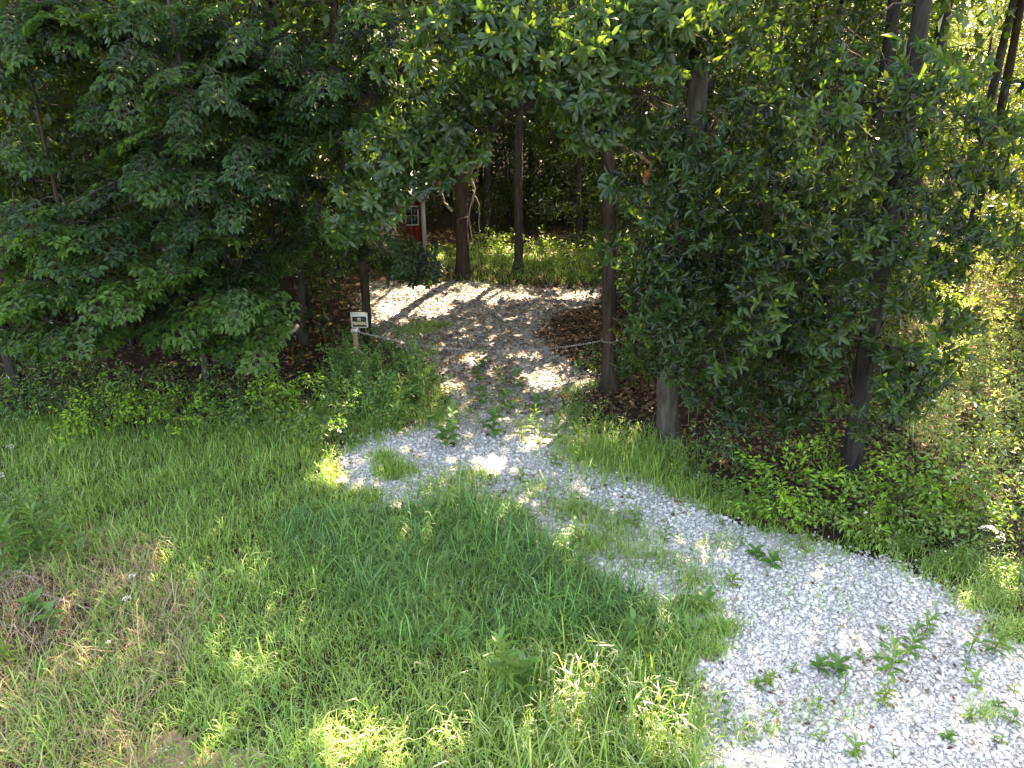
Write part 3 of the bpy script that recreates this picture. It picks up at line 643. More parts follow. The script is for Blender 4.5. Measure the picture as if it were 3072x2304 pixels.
def fill(poly, n, Y, thr=-.15, s=.012, k=0.0):
    """points inside a patch of the leaf wall, in clumps, at forward distances Y"""
    xs = [p[0] for p in poly]; ys = [p[1] for p in poly]; out = []; tot = 0
    while tot < n:
        a = rng.uniform(min(xs), max(xs), n * 3); b = rng.uniform(min(ys), max(ys), n * 3)
        ok = inpoly(a, b, poly) & (snoise(a, b, s, k) + rng.normal(0, .15, len(a)) > thr)
        out.append(np.stack([a[ok], b[ok]], -1)); tot += ok.sum()
    q = np.concatenate(out)[:n]
    return P(q[:, 0], q[:, 1], rng.uniform(Y[0], Y[1], n))
def lower_crown(key, groups, nlimbs=6, bark='bark', leafmat='oak', zmin=1.2, zmax=9, hook=.9):
    """low branches of a tree: groups of (kind, points, opts)"""
    root, path = TREES[key]; mb = MB(); allp = []
    for kind, pts, opt in groups:
        opt = dict(opt); drp = opt.pop('droop', .25); tw = opt.pop('toward', .55)
        c = path(np.clip(pts[:, 2] - .2, .5, 12))
        fw = unit((pts - c) * np.array((1, 1, .3))) + np.array((0, -tw, -drp)) + rng.normal(0, .35, pts.shape)
        pts = pts - unit(fw) * .32
        sprays(mb, kind, pts, fw, **opt); allp.append(pts)
    pts = np.concatenate(allp); sel = pts[rng.permutation(len(pts))[:nlimbs]]
    for e in sel:
        hd = np.linalg.norm((path(np.array(e[2])) - e)[:2]); z0 = np.clip(e[2] + rng.uniform(-.8, .3) + max(0, hd - 1.0) * hook, zmin, zmax); s = path(np.array(z0))
        limb(root, s, e, .014 + .007 * np.linalg.norm(e - s), M[bark], sag=.25)
    # thin connecting twigs towards the limbs
    if len(pts) > 12:
        d = np.linalg.norm(pts[:, None] - sel[None], axis=-1); j = d.argmin(1); t = sel[j]
        mid = t + rng.normal(0, .08, t.shape)
        near = np.linalg.norm(mid - pts, axis=-1) < 1.4
        sticks(mb, mid[near], pts[near], .009, .005, m=1)
    o = mb.build('crown', [M[leafmat], M['twig']], root); o['kind'] = 'stuff'
def ell(cx, cy, rx, ry, n, Y):
    a = rng.uniform(0, 2 * np.pi, n); r = np.sqrt(rng.random(n))
    return P(cx + np.cos(a) * r * rx, cy + np.sin(a) * r * ry, rng.uniform(Y[0], Y[1], n))
def ells(L, Y, mul=1.0): return np.concatenate([ell(a, b, c, d, max(1, int(n * mul)), Y) for a, b, c, d, n in L])

# oak in front: rosettes hanging over the drive
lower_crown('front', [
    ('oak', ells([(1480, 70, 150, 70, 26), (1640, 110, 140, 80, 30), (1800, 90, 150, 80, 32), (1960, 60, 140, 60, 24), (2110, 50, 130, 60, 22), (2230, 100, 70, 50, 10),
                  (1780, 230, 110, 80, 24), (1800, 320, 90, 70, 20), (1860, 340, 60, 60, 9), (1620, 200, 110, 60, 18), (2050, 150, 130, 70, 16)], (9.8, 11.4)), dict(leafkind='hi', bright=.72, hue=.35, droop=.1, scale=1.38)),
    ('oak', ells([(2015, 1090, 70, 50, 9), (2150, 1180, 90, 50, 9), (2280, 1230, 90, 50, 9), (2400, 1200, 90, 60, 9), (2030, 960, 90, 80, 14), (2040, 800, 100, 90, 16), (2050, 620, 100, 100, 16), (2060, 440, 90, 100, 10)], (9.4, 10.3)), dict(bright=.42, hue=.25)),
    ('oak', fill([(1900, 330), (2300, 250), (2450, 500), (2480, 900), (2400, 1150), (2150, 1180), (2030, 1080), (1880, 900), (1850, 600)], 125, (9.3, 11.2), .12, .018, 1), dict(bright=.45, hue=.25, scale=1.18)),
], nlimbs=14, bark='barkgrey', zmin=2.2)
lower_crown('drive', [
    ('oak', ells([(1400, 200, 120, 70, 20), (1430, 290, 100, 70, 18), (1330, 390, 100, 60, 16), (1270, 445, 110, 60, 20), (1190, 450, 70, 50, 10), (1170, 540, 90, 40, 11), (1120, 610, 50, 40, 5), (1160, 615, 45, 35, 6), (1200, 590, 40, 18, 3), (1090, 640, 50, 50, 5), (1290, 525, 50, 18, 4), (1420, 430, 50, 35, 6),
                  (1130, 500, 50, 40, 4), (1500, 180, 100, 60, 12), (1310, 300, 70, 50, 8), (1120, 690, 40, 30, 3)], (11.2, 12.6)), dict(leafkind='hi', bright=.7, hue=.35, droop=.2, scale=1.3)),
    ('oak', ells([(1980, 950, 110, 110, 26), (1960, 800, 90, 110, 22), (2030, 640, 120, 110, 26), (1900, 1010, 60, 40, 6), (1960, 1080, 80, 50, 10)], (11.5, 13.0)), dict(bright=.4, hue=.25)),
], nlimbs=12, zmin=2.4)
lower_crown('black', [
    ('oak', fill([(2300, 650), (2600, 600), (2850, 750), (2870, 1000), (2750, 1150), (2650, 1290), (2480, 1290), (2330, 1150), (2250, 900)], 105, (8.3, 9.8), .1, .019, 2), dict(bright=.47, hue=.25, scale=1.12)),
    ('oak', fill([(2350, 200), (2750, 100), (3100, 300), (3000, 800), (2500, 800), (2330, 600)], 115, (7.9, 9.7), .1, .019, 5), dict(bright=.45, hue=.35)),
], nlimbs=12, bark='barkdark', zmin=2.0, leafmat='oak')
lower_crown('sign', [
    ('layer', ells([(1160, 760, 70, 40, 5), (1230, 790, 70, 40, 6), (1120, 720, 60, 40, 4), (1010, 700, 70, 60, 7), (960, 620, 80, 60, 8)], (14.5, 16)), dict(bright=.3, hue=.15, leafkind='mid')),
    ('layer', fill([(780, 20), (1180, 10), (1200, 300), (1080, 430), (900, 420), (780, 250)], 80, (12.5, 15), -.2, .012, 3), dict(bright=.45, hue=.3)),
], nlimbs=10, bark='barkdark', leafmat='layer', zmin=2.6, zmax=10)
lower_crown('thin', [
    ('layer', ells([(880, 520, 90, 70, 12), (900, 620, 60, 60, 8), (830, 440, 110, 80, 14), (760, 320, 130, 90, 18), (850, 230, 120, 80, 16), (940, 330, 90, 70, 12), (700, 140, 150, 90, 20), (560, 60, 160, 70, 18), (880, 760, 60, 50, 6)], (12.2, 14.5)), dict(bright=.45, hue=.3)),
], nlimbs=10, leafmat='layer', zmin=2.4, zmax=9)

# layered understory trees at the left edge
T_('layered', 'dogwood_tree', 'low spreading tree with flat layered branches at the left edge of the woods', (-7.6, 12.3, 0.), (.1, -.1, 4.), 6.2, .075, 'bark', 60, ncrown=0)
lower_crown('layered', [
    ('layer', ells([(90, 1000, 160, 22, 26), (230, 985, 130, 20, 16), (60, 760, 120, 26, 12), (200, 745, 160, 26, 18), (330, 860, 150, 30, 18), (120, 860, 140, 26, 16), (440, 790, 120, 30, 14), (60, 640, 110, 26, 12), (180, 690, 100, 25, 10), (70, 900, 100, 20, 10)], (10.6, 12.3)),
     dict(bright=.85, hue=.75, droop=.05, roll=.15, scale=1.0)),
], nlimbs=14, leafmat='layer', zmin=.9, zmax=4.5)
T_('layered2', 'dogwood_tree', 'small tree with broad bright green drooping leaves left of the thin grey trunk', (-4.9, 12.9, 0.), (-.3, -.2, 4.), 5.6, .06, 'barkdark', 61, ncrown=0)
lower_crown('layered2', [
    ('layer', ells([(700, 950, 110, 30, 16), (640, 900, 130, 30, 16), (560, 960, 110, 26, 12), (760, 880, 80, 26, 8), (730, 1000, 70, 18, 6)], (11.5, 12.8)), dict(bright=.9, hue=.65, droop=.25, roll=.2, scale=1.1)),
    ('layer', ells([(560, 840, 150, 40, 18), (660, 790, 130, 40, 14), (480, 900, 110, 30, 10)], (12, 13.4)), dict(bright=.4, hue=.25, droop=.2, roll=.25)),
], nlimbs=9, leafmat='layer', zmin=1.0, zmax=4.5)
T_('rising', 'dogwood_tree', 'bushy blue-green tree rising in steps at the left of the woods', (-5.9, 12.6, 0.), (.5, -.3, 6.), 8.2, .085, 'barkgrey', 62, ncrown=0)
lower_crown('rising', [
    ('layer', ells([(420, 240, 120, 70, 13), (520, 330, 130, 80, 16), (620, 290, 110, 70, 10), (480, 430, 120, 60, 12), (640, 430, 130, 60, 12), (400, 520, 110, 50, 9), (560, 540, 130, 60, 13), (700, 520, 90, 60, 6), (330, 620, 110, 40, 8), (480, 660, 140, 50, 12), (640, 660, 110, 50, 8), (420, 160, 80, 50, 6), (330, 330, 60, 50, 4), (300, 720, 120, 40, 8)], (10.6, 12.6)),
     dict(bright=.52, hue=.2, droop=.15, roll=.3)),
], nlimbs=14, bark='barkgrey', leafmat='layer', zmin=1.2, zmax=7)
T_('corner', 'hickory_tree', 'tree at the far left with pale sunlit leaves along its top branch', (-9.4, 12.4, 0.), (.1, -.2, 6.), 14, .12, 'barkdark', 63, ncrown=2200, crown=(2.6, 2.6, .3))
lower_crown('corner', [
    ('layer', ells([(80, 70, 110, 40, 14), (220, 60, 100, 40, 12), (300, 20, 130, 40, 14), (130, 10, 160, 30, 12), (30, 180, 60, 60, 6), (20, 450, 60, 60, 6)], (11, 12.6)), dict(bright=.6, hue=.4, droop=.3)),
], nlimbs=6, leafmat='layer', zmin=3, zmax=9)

# ------------------------------------------------------------------ copies: understory and backwoods trees
def children(o): return [c for c in bpy.data.objects if c.parent == o]
def proto_tree(name, H, r0, kind, n, zlo, rad, leafmat, leafkind, scale, seed, bark='barkdark', twig=False):
    root = empty(name, (0, 0, 0)); path = trunk_path((0, 0, 0), (rng.normal(0, .2), rng.normal(0, .2), H), H, .1, seed)
    make_trunk(root, path, H * .97, r0, M[bark], seed, 9)
    mb = MB(); z = rng.uniform(zlo, H, n); prof = np.sin(np.clip((z - zlo) / (H - zlo), .05, .97) * np.pi * .85 + .3) ** .7
    a = rng.uniform(0, 6.283, n); rr = rad * prof * np.sqrt(rng.uniform(.1, 1, n)); c = path(z)
    pts = c + np.stack([np.cos(a) * rr, np.sin(a) * rr, rng.normal(0, .2, n)], -1)
    sprays(mb, kind, pts, np.stack([np.cos(a), np.sin(a), -.25 + 0 * a], -1) + rng.normal(0, .4, (n, 3)), scale=scale, leafkind=leafkind, twig=twig, carve=0, bright=.5, hue=.5)
    k = np.arange(0, n, 3); sticks(mb, c[k], pts[k], .014, .005, m=1)
    o = mb.build('crown', [M[leafmat], M['twig']], root); o['kind'] = 'stuff'
    return root
def copy_tree(src, loc, rz, sc):
    c = src.copy(); COL.objects.link(c); c.location = loc; c.rotation_euler = (0, 0, rz); c.scale = (sc, sc, sc * rng.uniform(.9, 1.15))
    for ch in KIDS[src.name]:
        d = ch.copy(); COL.objects.link(d); d.parent = c
    return c
def place(protos, spots, label, cat, group):
    used = set()
    for j, (x, y, s) in enumerate(spots):
        p = protos[j % len(protos)]; loc = (x, y, float(gz(x, y)) * math.exp(-max(0, y - 40) / 30)); rz = rng.uniform(0, 6.28)
        if p.name not in used:
            used.add(p.name); o = p; o.location = loc; o.rotation_euler = (0, 0, rz); o.scale = (s, s, s)
        else: o = copy_tree(p, loc, rz, s)
        tag(o, label, cat, group)
_k = np.array([(a + rx * u, b + ry * v) for a, b, rx, ry in PATCH for u, v in ((0, 0), (.7, 0), (-.7, 0), (0, .7), (0, -.7))]); LITPTS = G(_k[:, 0], _k[:, 1])
def clear_of_sun(x, y, r, h, zlo):
    for z in np.arange(zlo, h, .8):
        p = LITPTS[:, :2] + SUN[:2] * z / SUN[2]
        if (np.hypot(p[:, 0] - x, p[:, 1] - y) < r).any(): return False
    return True
def free_spot(f, r, h, zlo, tries=60):
    for _ in range(tries):
        q = f()
        if clear_of_sun(q[0], q[1], r * q[2], h * q[2], zlo): return q
    return None
KIDS = {}
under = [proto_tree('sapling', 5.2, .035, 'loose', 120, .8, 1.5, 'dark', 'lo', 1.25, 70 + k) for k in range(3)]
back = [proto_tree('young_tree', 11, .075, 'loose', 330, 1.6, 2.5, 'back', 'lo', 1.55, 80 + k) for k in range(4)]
for p in under + back: KIDS[p.name] = children(p)
sp = []
for x0, x1, y0, y1, n in [(-14, -5.2, 14.8, 23, 30), (3.2, 5.6, 13.5, 20, 7), (5.6, 13, 12.5, 24, 18)]:
    for _ in range(n):
        q = free_spot(lambda: (rng.uniform(x0, x1), rng.uniform(y0, y1), rng.uniform(.75, 1.2)), 1.1, 5, .8)
        if q: sp.append(q)
L_ = [s for s in sp if s[0] < 0]; R_ = [s for s in sp if s[0] > 0]
L_ = [(x, y, s * 1.35) for x, y, s in L_]; R_ = [(x, y, s * 1.3) for x, y, s in R_]
B_ = [q for q in [free_spot(lambda: (rng.uniform(-1.8, 9), rng.uniform(26, 33), rng.uniform(.8, 1.3)), 1.2, 5, .8) for _ in range(26)] if q] + [(rng.uniform(-13, -7.8), rng.uniform(24, 31), rng.uniform(.8, 1.3)) for _ in range(9)] + [(rng.uniform(-8, -2.5), rng.uniform(28.5, 32), 1.2) for _ in range(6)]
place(under, L_, 'dark leafy sapling in the deep shade of the woods left of the drive', 'sapling', 'saplings in the shade left of the drive')
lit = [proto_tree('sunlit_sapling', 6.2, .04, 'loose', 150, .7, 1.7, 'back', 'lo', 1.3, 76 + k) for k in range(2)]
for p in lit: KIDS[p.name] = children(p)
q_ = [free_spot(lambda: (rng.uniform(8.0, 17), rng.uniform(13.5, 26), rng.uniform(.7, 1.2)), 1.1, 5, .8) for _ in range(24)]
place(lit, [q for q in q_ if q], 'yellow-green sunlit sapling in the thin woods at the right', 'sapling', 'sunlit saplings at the right')
under2 = [copy_tree(p, (0, 0, 0), 0, 1) for p in under]
for p, q in zip(under2, under): KIDS[p.name] = children(p)
place(under2, R_, 'leafy sapling in the woods right of the drive', 'sapling', 'saplings right of the drive')
under3 = [copy_tree(p, (0, 0, 0), 0, 1) for p in under]
for p, q in zip(under3, under): KIDS[p.name] = children(p)
place(under3, B_, 'dark leafy sapling right behind the clearing and the shed', 'sapling', 'saplings behind the clearing')
sp = []
for _ in range(115):
    def f():
        y = rng.uniform(25.5, 55); x = rng.uniform(-.80, .80) * y
        if -6.5 < x < -1.5 and y < 29: y += 6
        return (x, y, rng.uniform(.8, 1.25))
    q = free_spot(f, 1.7, 10, 2)
    if q: sp.append(q)
place(back, sp, 'slender young tree in the sunlit woods behind the clearing', 'tree', 'young trees behind the clearing')

# tall trees closing the wood to the left and behind
def proto_tall(seed):
    root = empty('tall_tree', (0, 0, 0)); path = trunk_path((0, 0, 0), (rng.normal(0, .4), rng.normal(0, .4), 10), 19, .1, seed); make_trunk(root, path, 19, .15, M['barkdark'], seed, 10)
    mb = MB(); k = 170; q = unit(rng.normal(0, 1, (k, 3))) * rng.uniform(.25, 1, (k, 1)) ** .5; cen = path(np.array(12.5)) + q * np.array((3.4, 3.4, 6.5)); p = cen[rng.integers(0, k, 4600)] + rng.normal(0, 1, (4600, 3)) * np.array((.45, .45, .3)); n = len(p)
    L = rng.uniform(.7, 1.2, n) * .3; leaves(mb, p, rng.normal(0, 1, (n, 3)) + np.array((0, 0, -.3)), rng.normal(0, .6, (n, 3)) + np.array((0, 0, 1.)), L, L * .62, 'lo'); o = mb.build('crown', M['canopy'], root); o['kind'] = 'stuff'
    return root
tall = [proto_tall(90 + k) for k in range(2)]
for p in tall: KIDS[p.name] = children(p)
tp = [(-14.5 - 1.2 * k % 11 - 2.2 * (k % 3), 13.5 + 2.1 * k, rng.uniform(.9, 1.15)) for k in range(11)] + [(rng.uniform(-22, -14), rng.uniform(15, 40), 1.05) for _ in range(8)]
place(tall, tp, 'tall dark tree deep in the woods at the far left', 'tree', 'tall trees deep in the left woods')
tall2 = [copy_tree(p, (0, 0, 0), 0, 1) for p in tall]
for p in tall2: KIDS[p.name] = children(p)
tp = [q for q in [free_spot(lambda: (rng.uniform(-24, 8), rng.uniform(36, 56), rng.uniform(.95, 1.2)), 2.6, 18, 6) for _ in range(20)] if q]
place(tall2, tp, 'tall dark tree far behind the clearing', 'tree', 'tall trees far behind the clearing')
finish_canopy()
# the wood far behind, read as one mass
mb = MB(); n = 48000
x = rng.uniform(-62, 62, n); z = rng.uniform(0, 1, n) ** 1.1 * 26; y = 60 + rng.uniform(0, 9, n) + 2 * np.sin(x * .3) + .002 * x * x
ok = (snoise(x, z, .55, 3) + rng.normal(0, .35, n)) > -.75 + np.clip((z - 8) / 40, 0, .4); x, y, z = x[ok], y[ok], z[ok]; n = len(x)
leaves(mb, np.stack([x, y, z], -1), rng.normal(0, 1, (n, 3)) + np.array((0, 0, -.4)), rng.normal(0, .6, (n, 3)) + np.array((0, -.3, 1.)), rng.uniform(.3, .6, n), rng.uniform(.2, .38, n), 'lo')
tag(mb.build('far_woods', M['back']), 'sunlit leaves of the far woods seen between the trunks', 'woods', kind='stuff')

# ------------------------------------------------------------------ shrubs at the wood's edge
def shrub(px, py, hgt, wid, label, leafm='shrub', kind='loose', n=26, bright=.55, hue=.5, name='shrub', scale=.8, group=None, carve=.4):
    b = G(px, py); root = empty(name, b, label, 'shrub', group); mb = MB(); ms = MB(); k = max(4, n // 6)
    for _ in range(k):
        a = rng.uniform(0, 6.28); q = b + np.array((math.cos(a) * wid * .3, math.sin(a) * wid * .3, hgt * rng.uniform(.6, .95)))
        t = np.linspace(0, 1, 6)[:, None]; tube(ms, b + np.array((0, 0, -.03)) + (q - b) * t + np.array((math.cos(a), math.sin(a), 0)) * .08 * np.sin(t * 3), .009 - .006 * t[:, 0], 5)
    ms.build('stem', M['twig'], root)
    a = rng.uniform(0, 6.283, n); v = rng.random(n); rr = wid * .5 * np.sqrt(rng.random(n)) * (1 - .45 * v)
    pts = b + np.stack([np.cos(a) * rr, np.sin(a) * rr, hgt * (.12 + .75 * v)], -1)
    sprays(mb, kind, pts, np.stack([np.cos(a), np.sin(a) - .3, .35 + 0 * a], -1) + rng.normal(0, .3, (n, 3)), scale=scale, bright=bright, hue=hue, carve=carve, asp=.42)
    o = mb.build('foliage', [M[leafm], M['twig']], root); o['kind'] = 'stuff'
for a in [(335, 1262, .75, .9, 'yellow-green shrub low at the foot of the layered branches', .75, .9), (560, 1275, .70, .9, 'bright green shrub in the middle of the left woods edge', .8, .45), (640, 1200, 1.1, .8, 'upright bush behind the bright green shrub at the woods edge', .55, .4),
          (445, 1235, 1.0, .7, 'narrow bush of small round leaves next to the yellow-green shrub', .55, .35), (890, 1235, 1.0, 1.2, 'green bush arching out left of the sign post', .6, .55), (760, 1265, .75, 1.2, 'low bush with some browning leaves left of the sign', .5, .85),
          (140, 1240, .9, 1.3, 'dark shrub under the layered branches at the far left', .3, .3), (980, 1310, .5, .7, 'low leafy plant patch at the corner of the gravel left of the weeds', .55, .4),
          (30, 1225, .8, 1.1, 'dark shrub cut off by the left edge of the photo', .3, .25), (250, 1205, 1.1, 1.0, 'leafy bush behind the yellow-green shrub', .45, .3)]:
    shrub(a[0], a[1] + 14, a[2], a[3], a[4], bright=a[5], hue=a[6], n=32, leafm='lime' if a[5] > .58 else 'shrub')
for a in [(2350, 1530, .62, .85, 'bright lime shrub left of the black leaning trunk', .85, .6, 34), (2450, 1450, .6, .7, 'bright shrub just left of the foot of the black trunk', .7, .45, 22), (2650, 1540, .55, .8, 'lime shrub just right of the foot of the black trunk', .85, .6, 30),
          (2760, 1560, .7, 1.0, 'green shrub beside the right end of the lime shrubs', .6, .45, 30), (2880, 1600, .8, 1.1, 'broad green shrub above the bend of the gravel edge', .5, .4, 34), (2640, 1600, .55, .8, 'shrub with reddish browning leaves hanging over the gravel edge', .5, 1.0, 26),
          (3010, 1500, 1.0, 1.3, 'sunlit tall shrub at the right edge of the photo', .7, .8, 36), (2760, 1420, 1.1, 1.2, 'pale sunlit bush right of the black trunk', .75, .85, 34), (2900, 1340, 1.2, 1.4, 'tall pale bush in full sun in the right scrub', .8, .9, 38),
          (2690, 1260, 1.2, 1.2, 'sunlit bush behind the black trunk', .7, .8, 30), (3000, 1230, 1.3, 1.6, 'bleached bush at the far side of the sunny scrub', .85, 1.0, 38), (2850, 1140, 1.3, 1.6, 'sun-bleached bush at the back of the right scrub', .85, 1.0, 36),
          (3060, 1080, 1.4, 1.8, 'pale bush at the right edge under the shade line', .75, .9, 36), (2740, 1050, 1.3, 1.5, 'dappled bush behind the lowest oak leaves', .65, .8, 30), (2180, 1420, .6, .8, 'dark low shrub in the shade between the oak and the black trunk', .25, .3, 20),
          (3020, 1690, .7, .9, 'green shrub at the right edge near the white flowers', .55, .5, 24), (2470, 1600, .35, .6, 'small shrub at the gravel edge under the lime shrubs', .6, .5, 14)]:
    shrub(a[0], a[1], a[2] * 1.2, a[3], a[4], bright=a[5], hue=a[6], n=int(a[7] * 1.25), leafm='pale' if any(w_ in a[4] for w_ in ('sunlit', 'pale', 'bleached')) else 'lime' if a[5] > .58 else 'shrub')  # sunny bushes get the pale leaf, which carries sunlight in its colour
for a in [(1440, 770, .5, 1.6, 'low sunlit plants right of the middle trunk in the clearing', .9, .8), (1620, 775, .55, 2.0, 'low sunlit plants around the slimmer grey trunk', .9, .9), (1850, 815, .7, 1.6, 'leafy low bush at the right side of the clearing', .7, .7),
          (1750, 700, 1.8, 3.0, 'large dark bush hanging low behind the clearing', .25, .2), (1950, 740, 2.2, 3.0, 'dark bush behind the brown tree at the edge of the drive', .3, .3), (1060, 790, .6, 1.4, 'sunlit plants between the trunks left of the shed', .8, .7),
          (1830, 1120, .45, .6, 'small pale plant at the foot of the brown tree beside the drive', .7, .4)]:
    shrub(a[0], a[1], a[2], a[3], a[4], bright=a[5], hue=a[6], n=40, scale=.8 if a[1] > 1000 else 1.1)

def undergrowth(name, label, poly, n, h, leafm, bright, hue, scale=.6, thr=-.3, kind='loose', carve=.3, up=1.0, lk='mid', asp=.36):
    gp = gpoly(poly); x, y = scatter(gp, 1); xs = [p[0] for p in gp]; ys = [p[1] for p in gp]
    x = rng.uniform(min(xs), max(xs), n * 6); y = rng.uniform(min(ys), max(ys), n * 6)
    ok = inpoly(x, y, gp) & (snoise(x, y, 2.2, 4) + rng.normal(0, .2, n * 6) > thr); x, y = x[ok][:n], y[ok][:n]; n = len(x)
    hh = h * (.6 + .6 * clumped(x, y, 1.7, 3)); z = gz(x, y) + hh * rng.uniform(.1, 1, n); mb = MB(); p = np.stack([x, y, z], -1); a = rng.uniform(0, 6.28, n)
    sticks(mb, np.stack([x + rng.normal(0, .05, n), y + rng.normal(0, .05, n), gz(x, y)], -1), p, .005, .003, m=1)
    sprays(mb, kind, p, np.stack([np.cos(a), np.sin(a) - .3, up + 0 * a], -1), scale=scale, bright=bright, hue=hue, carve=carve, asp=asp, leafkind=lk, twig=lk != 'lo')
    tag(mb.build(name, [M[leafm], M['stem']]), label, 'plants', kind='stuff')
undergrowth('undergrowth', 'dense leafy green weeds around the foot of the sign post', [(1000, 1110), (1180, 1080), (1300, 1140), (1340, 1240), (1250, 1300), (1120, 1330), (980, 1300)], 330, .85, 'weed', .62, .4, .6)
undergrowth('scrub', 'pale sunlit scrub of mixed plants filling the right side', [(2600, 900), (2700, 760), (3400, 700), (3400, 1700), (3000, 1700), (2700, 1560), (2620, 1350)], 2300, 1.35, 'pale', .6, .5, .85, lk='lo', thr=-.7)
undergrowth('edge_weeds', 'mixed low green weeds along the left woods edge', [(-300, 1200), (400, 1190), (900, 1180), (1000, 1280), (900, 1330), (400, 1330), (-300, 1290)], 440, .45, 'weed', .45, .4, .5, lk='lo')
undergrowth('clearing_plants', 'low sunlit green plants covering the ground round the clearing', [(900, 790), (1200, 800), (1450, 830), (1700, 850), (1850, 870), (2050, 840), (2000, 740), (1000, 740)], 360, .28, 'shrub', .65, .6, .6, lk='lo')
undergrowth('forest_floor_plants', 'sparse dark plants on the forest floor right of the drive', [(1900, 1180), (2500, 1300), (2700, 1000), (2400, 850), (1900, 900), (1880, 1050)], 420, .55, 'dark', .7, .5, .7, lk='lo')
undergrowth('corner_weeds', 'tall grey-green weeds crowding the left border of the lawn', [(-250, 1540), (180, 1560), (270, 1680), (200, 1760), (-250, 1780)], 120, .75, 'weed', .5, .3, .6, thr=-.6)
undergrowth('neck_weeds', 'weeds crossing the narrow neck of the gravel drive', [(1330, 1240), (1480, 1200), (1640, 1230), (1830, 1320), (1800, 1370), (1600, 1330), (1450, 1330), (1350, 1350)], 75, .34, 'weed', .55, .5, .42, thr=-.5)
undergrowth('back_undergrowth', 'leafy undergrowth of the woods behind the clearing', [(-200, 700), (-200, 420), (3300, 420), (3300, 700), (2300, 735), (1900, 728), (1290, 728), (1285, 690), (980, 690)], 2600, 1.5, 'back', .55, .5, 1.7, lk='lo', thr=-.6, carve=0)
undergrowth('bank_weeds', 'mixed weeds crowding the right edge of the gravel below the oaks', [(1690, 1290), (1860, 1330), (2010, 1440), (2170, 1540), (2370, 1590), (2690, 1680), (2920, 1760), (3090, 1900), (3200, 1800), (2900, 1640), (2600, 1580), (2300, 1540), (2100, 1450), (1900, 1340), (1720, 1240)], 330, .30, 'shrub', .6, .55, .48, thr=-.5)
undergrowth('lawn_weeds', 'small broad-leaved weeds mixed into the lawn', [(-300, 1300), (600, 1330), (1000, 1400), (1400, 1560), (1850, 1800), (1500, 2400), (-300, 2400)], 300, .13, 'weed', .6, .6, .30, thr=-.1, up=.4, lk='lo')
# ------------------------------------------------------------------ weeds: stem and leaves one by one
def leaf_proto(name, L, W, m, kind='hi', t=(.5, .5)):
    mb = MB(); leaves(mb, np.zeros((1, 3)), np.array([[1., 0, 0]]), np.array([[0, 0, 1.]]), L, W, kind, tint=np.array([t])); o = mb.build(name, m); d = o.data; bpy.data.objects.remove(o); return d
WL = {'lance': [leaf_proto('leaf', 1, .28, M['weed'], t=(rng.uniform(.2, .8), rng.uniform(.3, .8))) for _ in range(6)],
      'broad': [leaf_proto('leaf', 1, .50, M['weed'], t=(rng.uniform(.0, .4), rng.uniform(.2, .6))) for _ in range(6)],
      'lime': [leaf_proto('leaf', 1, .30, M['shrub'], t=(rng.uniform(.5, 1), rng.uniform(.5, 1))) for _ in range(6)]}
def put_leaf(root, data, p, d, up, L):
    d = unit(d); s = unit(np.cross(up, d)); u = np.cross(d, s)
    o = bpy.data.objects.new('leaf', data); COL.objects.link(o); o.parent = root
    o.matrix_local = Matrix(((d[0] * L, s[0] * L, u[0] * L, p[0]), (d[1] * L, s[1] * L, u[1] * L, p[1]), (d[2] * L, s[2] * L, u[2] * L, p[2]), (0, 0, 0, 1)))
def weed(px, py, hgt, kind, n, L, label, lean=.1, name='weed_plant', group=None):
    b = G(px, py) + np.array((0, 0, .01)); root = empty(name, b, label, 'weed', group)
    a0 = rng.uniform(0, 6.28); lx = np.array((math.cos(a0), math.sin(a0), 0)) * lean * hgt
    path = lambda s: np.array((0, 0, hgt * s)) + lx * s * s
    mb = MB(); tube(mb, np.array([path(s) for s in np.linspace(0, 1, 6)]) + b, np.linspace(.006, .0025, 6), 5); mb.build('stem', M['stem'], root)
    for k in range(n):
        s = .12 + .88 * (k + .5) / n; a = k * 2.4 + rng.normal(0, .3); el = .15 + .9 * s ** 2 + rng.normal(0, .15)
        d = np.array((math.cos(a), math.sin(a), math.tan(min(el, 1.2)) * .8)); l = L * 1.35 * (1.15 - .6 * abs(s - .5)) * rng.uniform(.8, 1.15)
        put_leaf(root, WL[kind][rng.integers(6)], path(s), d, np.array((0, 0, 1.)) - d * .2, l)
weed(2664, 2035, .42, 'lance', 22, .13, 'tall leafy weed in the middle of the right gravel')
weed(2645, 2120, .30, 'lime', 20, .08, 'feathery light green weed just in front of the tall gravel weed')
weed(2726, 1975, .36, 'lance', 18, .12, 'leafy weed behind and right of the tall gravel weed')
weed(2775, 1900, .28, 'lance', 14, .11, 'pale weed beside the dead leaf patch on the gravel')
weed(2506, 2024, .20, 'broad', 10, .11, 'squat broad-leaved weed left of the tall gravel weed')
weed(2455, 2018, .14, 'broad', 9, .09, 'low rosette weed at the left end of the gravel weeds')
weed(2530, 2085, .38, 'lance', 7, .05, 'bare wiry weed stalk with few leaves on the gravel', .25)
weed(2303, 2062, .20, 'lime', 26, .06, 'small bushy dark weed alone on the gravel')
weed(2103, 1845, .30, 'lance', 14, .14, 'stiff upright weed at the edge of the tall grass')
weed(2265, 1678, .16, 'broad', 9, .11, 'left one of two twin weeds on the upper gravel')
weed(2314, 1706, .20, 'broad', 10, .12, 'right one of two twin weeds on the upper gravel')
weed(2194, 1760, .16, 'lime', 9, .10, 'yellowish weed below the twin weeds on the gravel')
weed(2978, 1968, .36, 'lance', 24, .11, 'bushy weed at the right edge of the gravel')
weed(2904, 1968, .40, 'lance', 12, .09, 'thin weed left of the bushy weed at the right edge')
weed(2920, 2070, .18, 'lime', 10, .10, 'small sprout in the right gravel below the bushy weed')
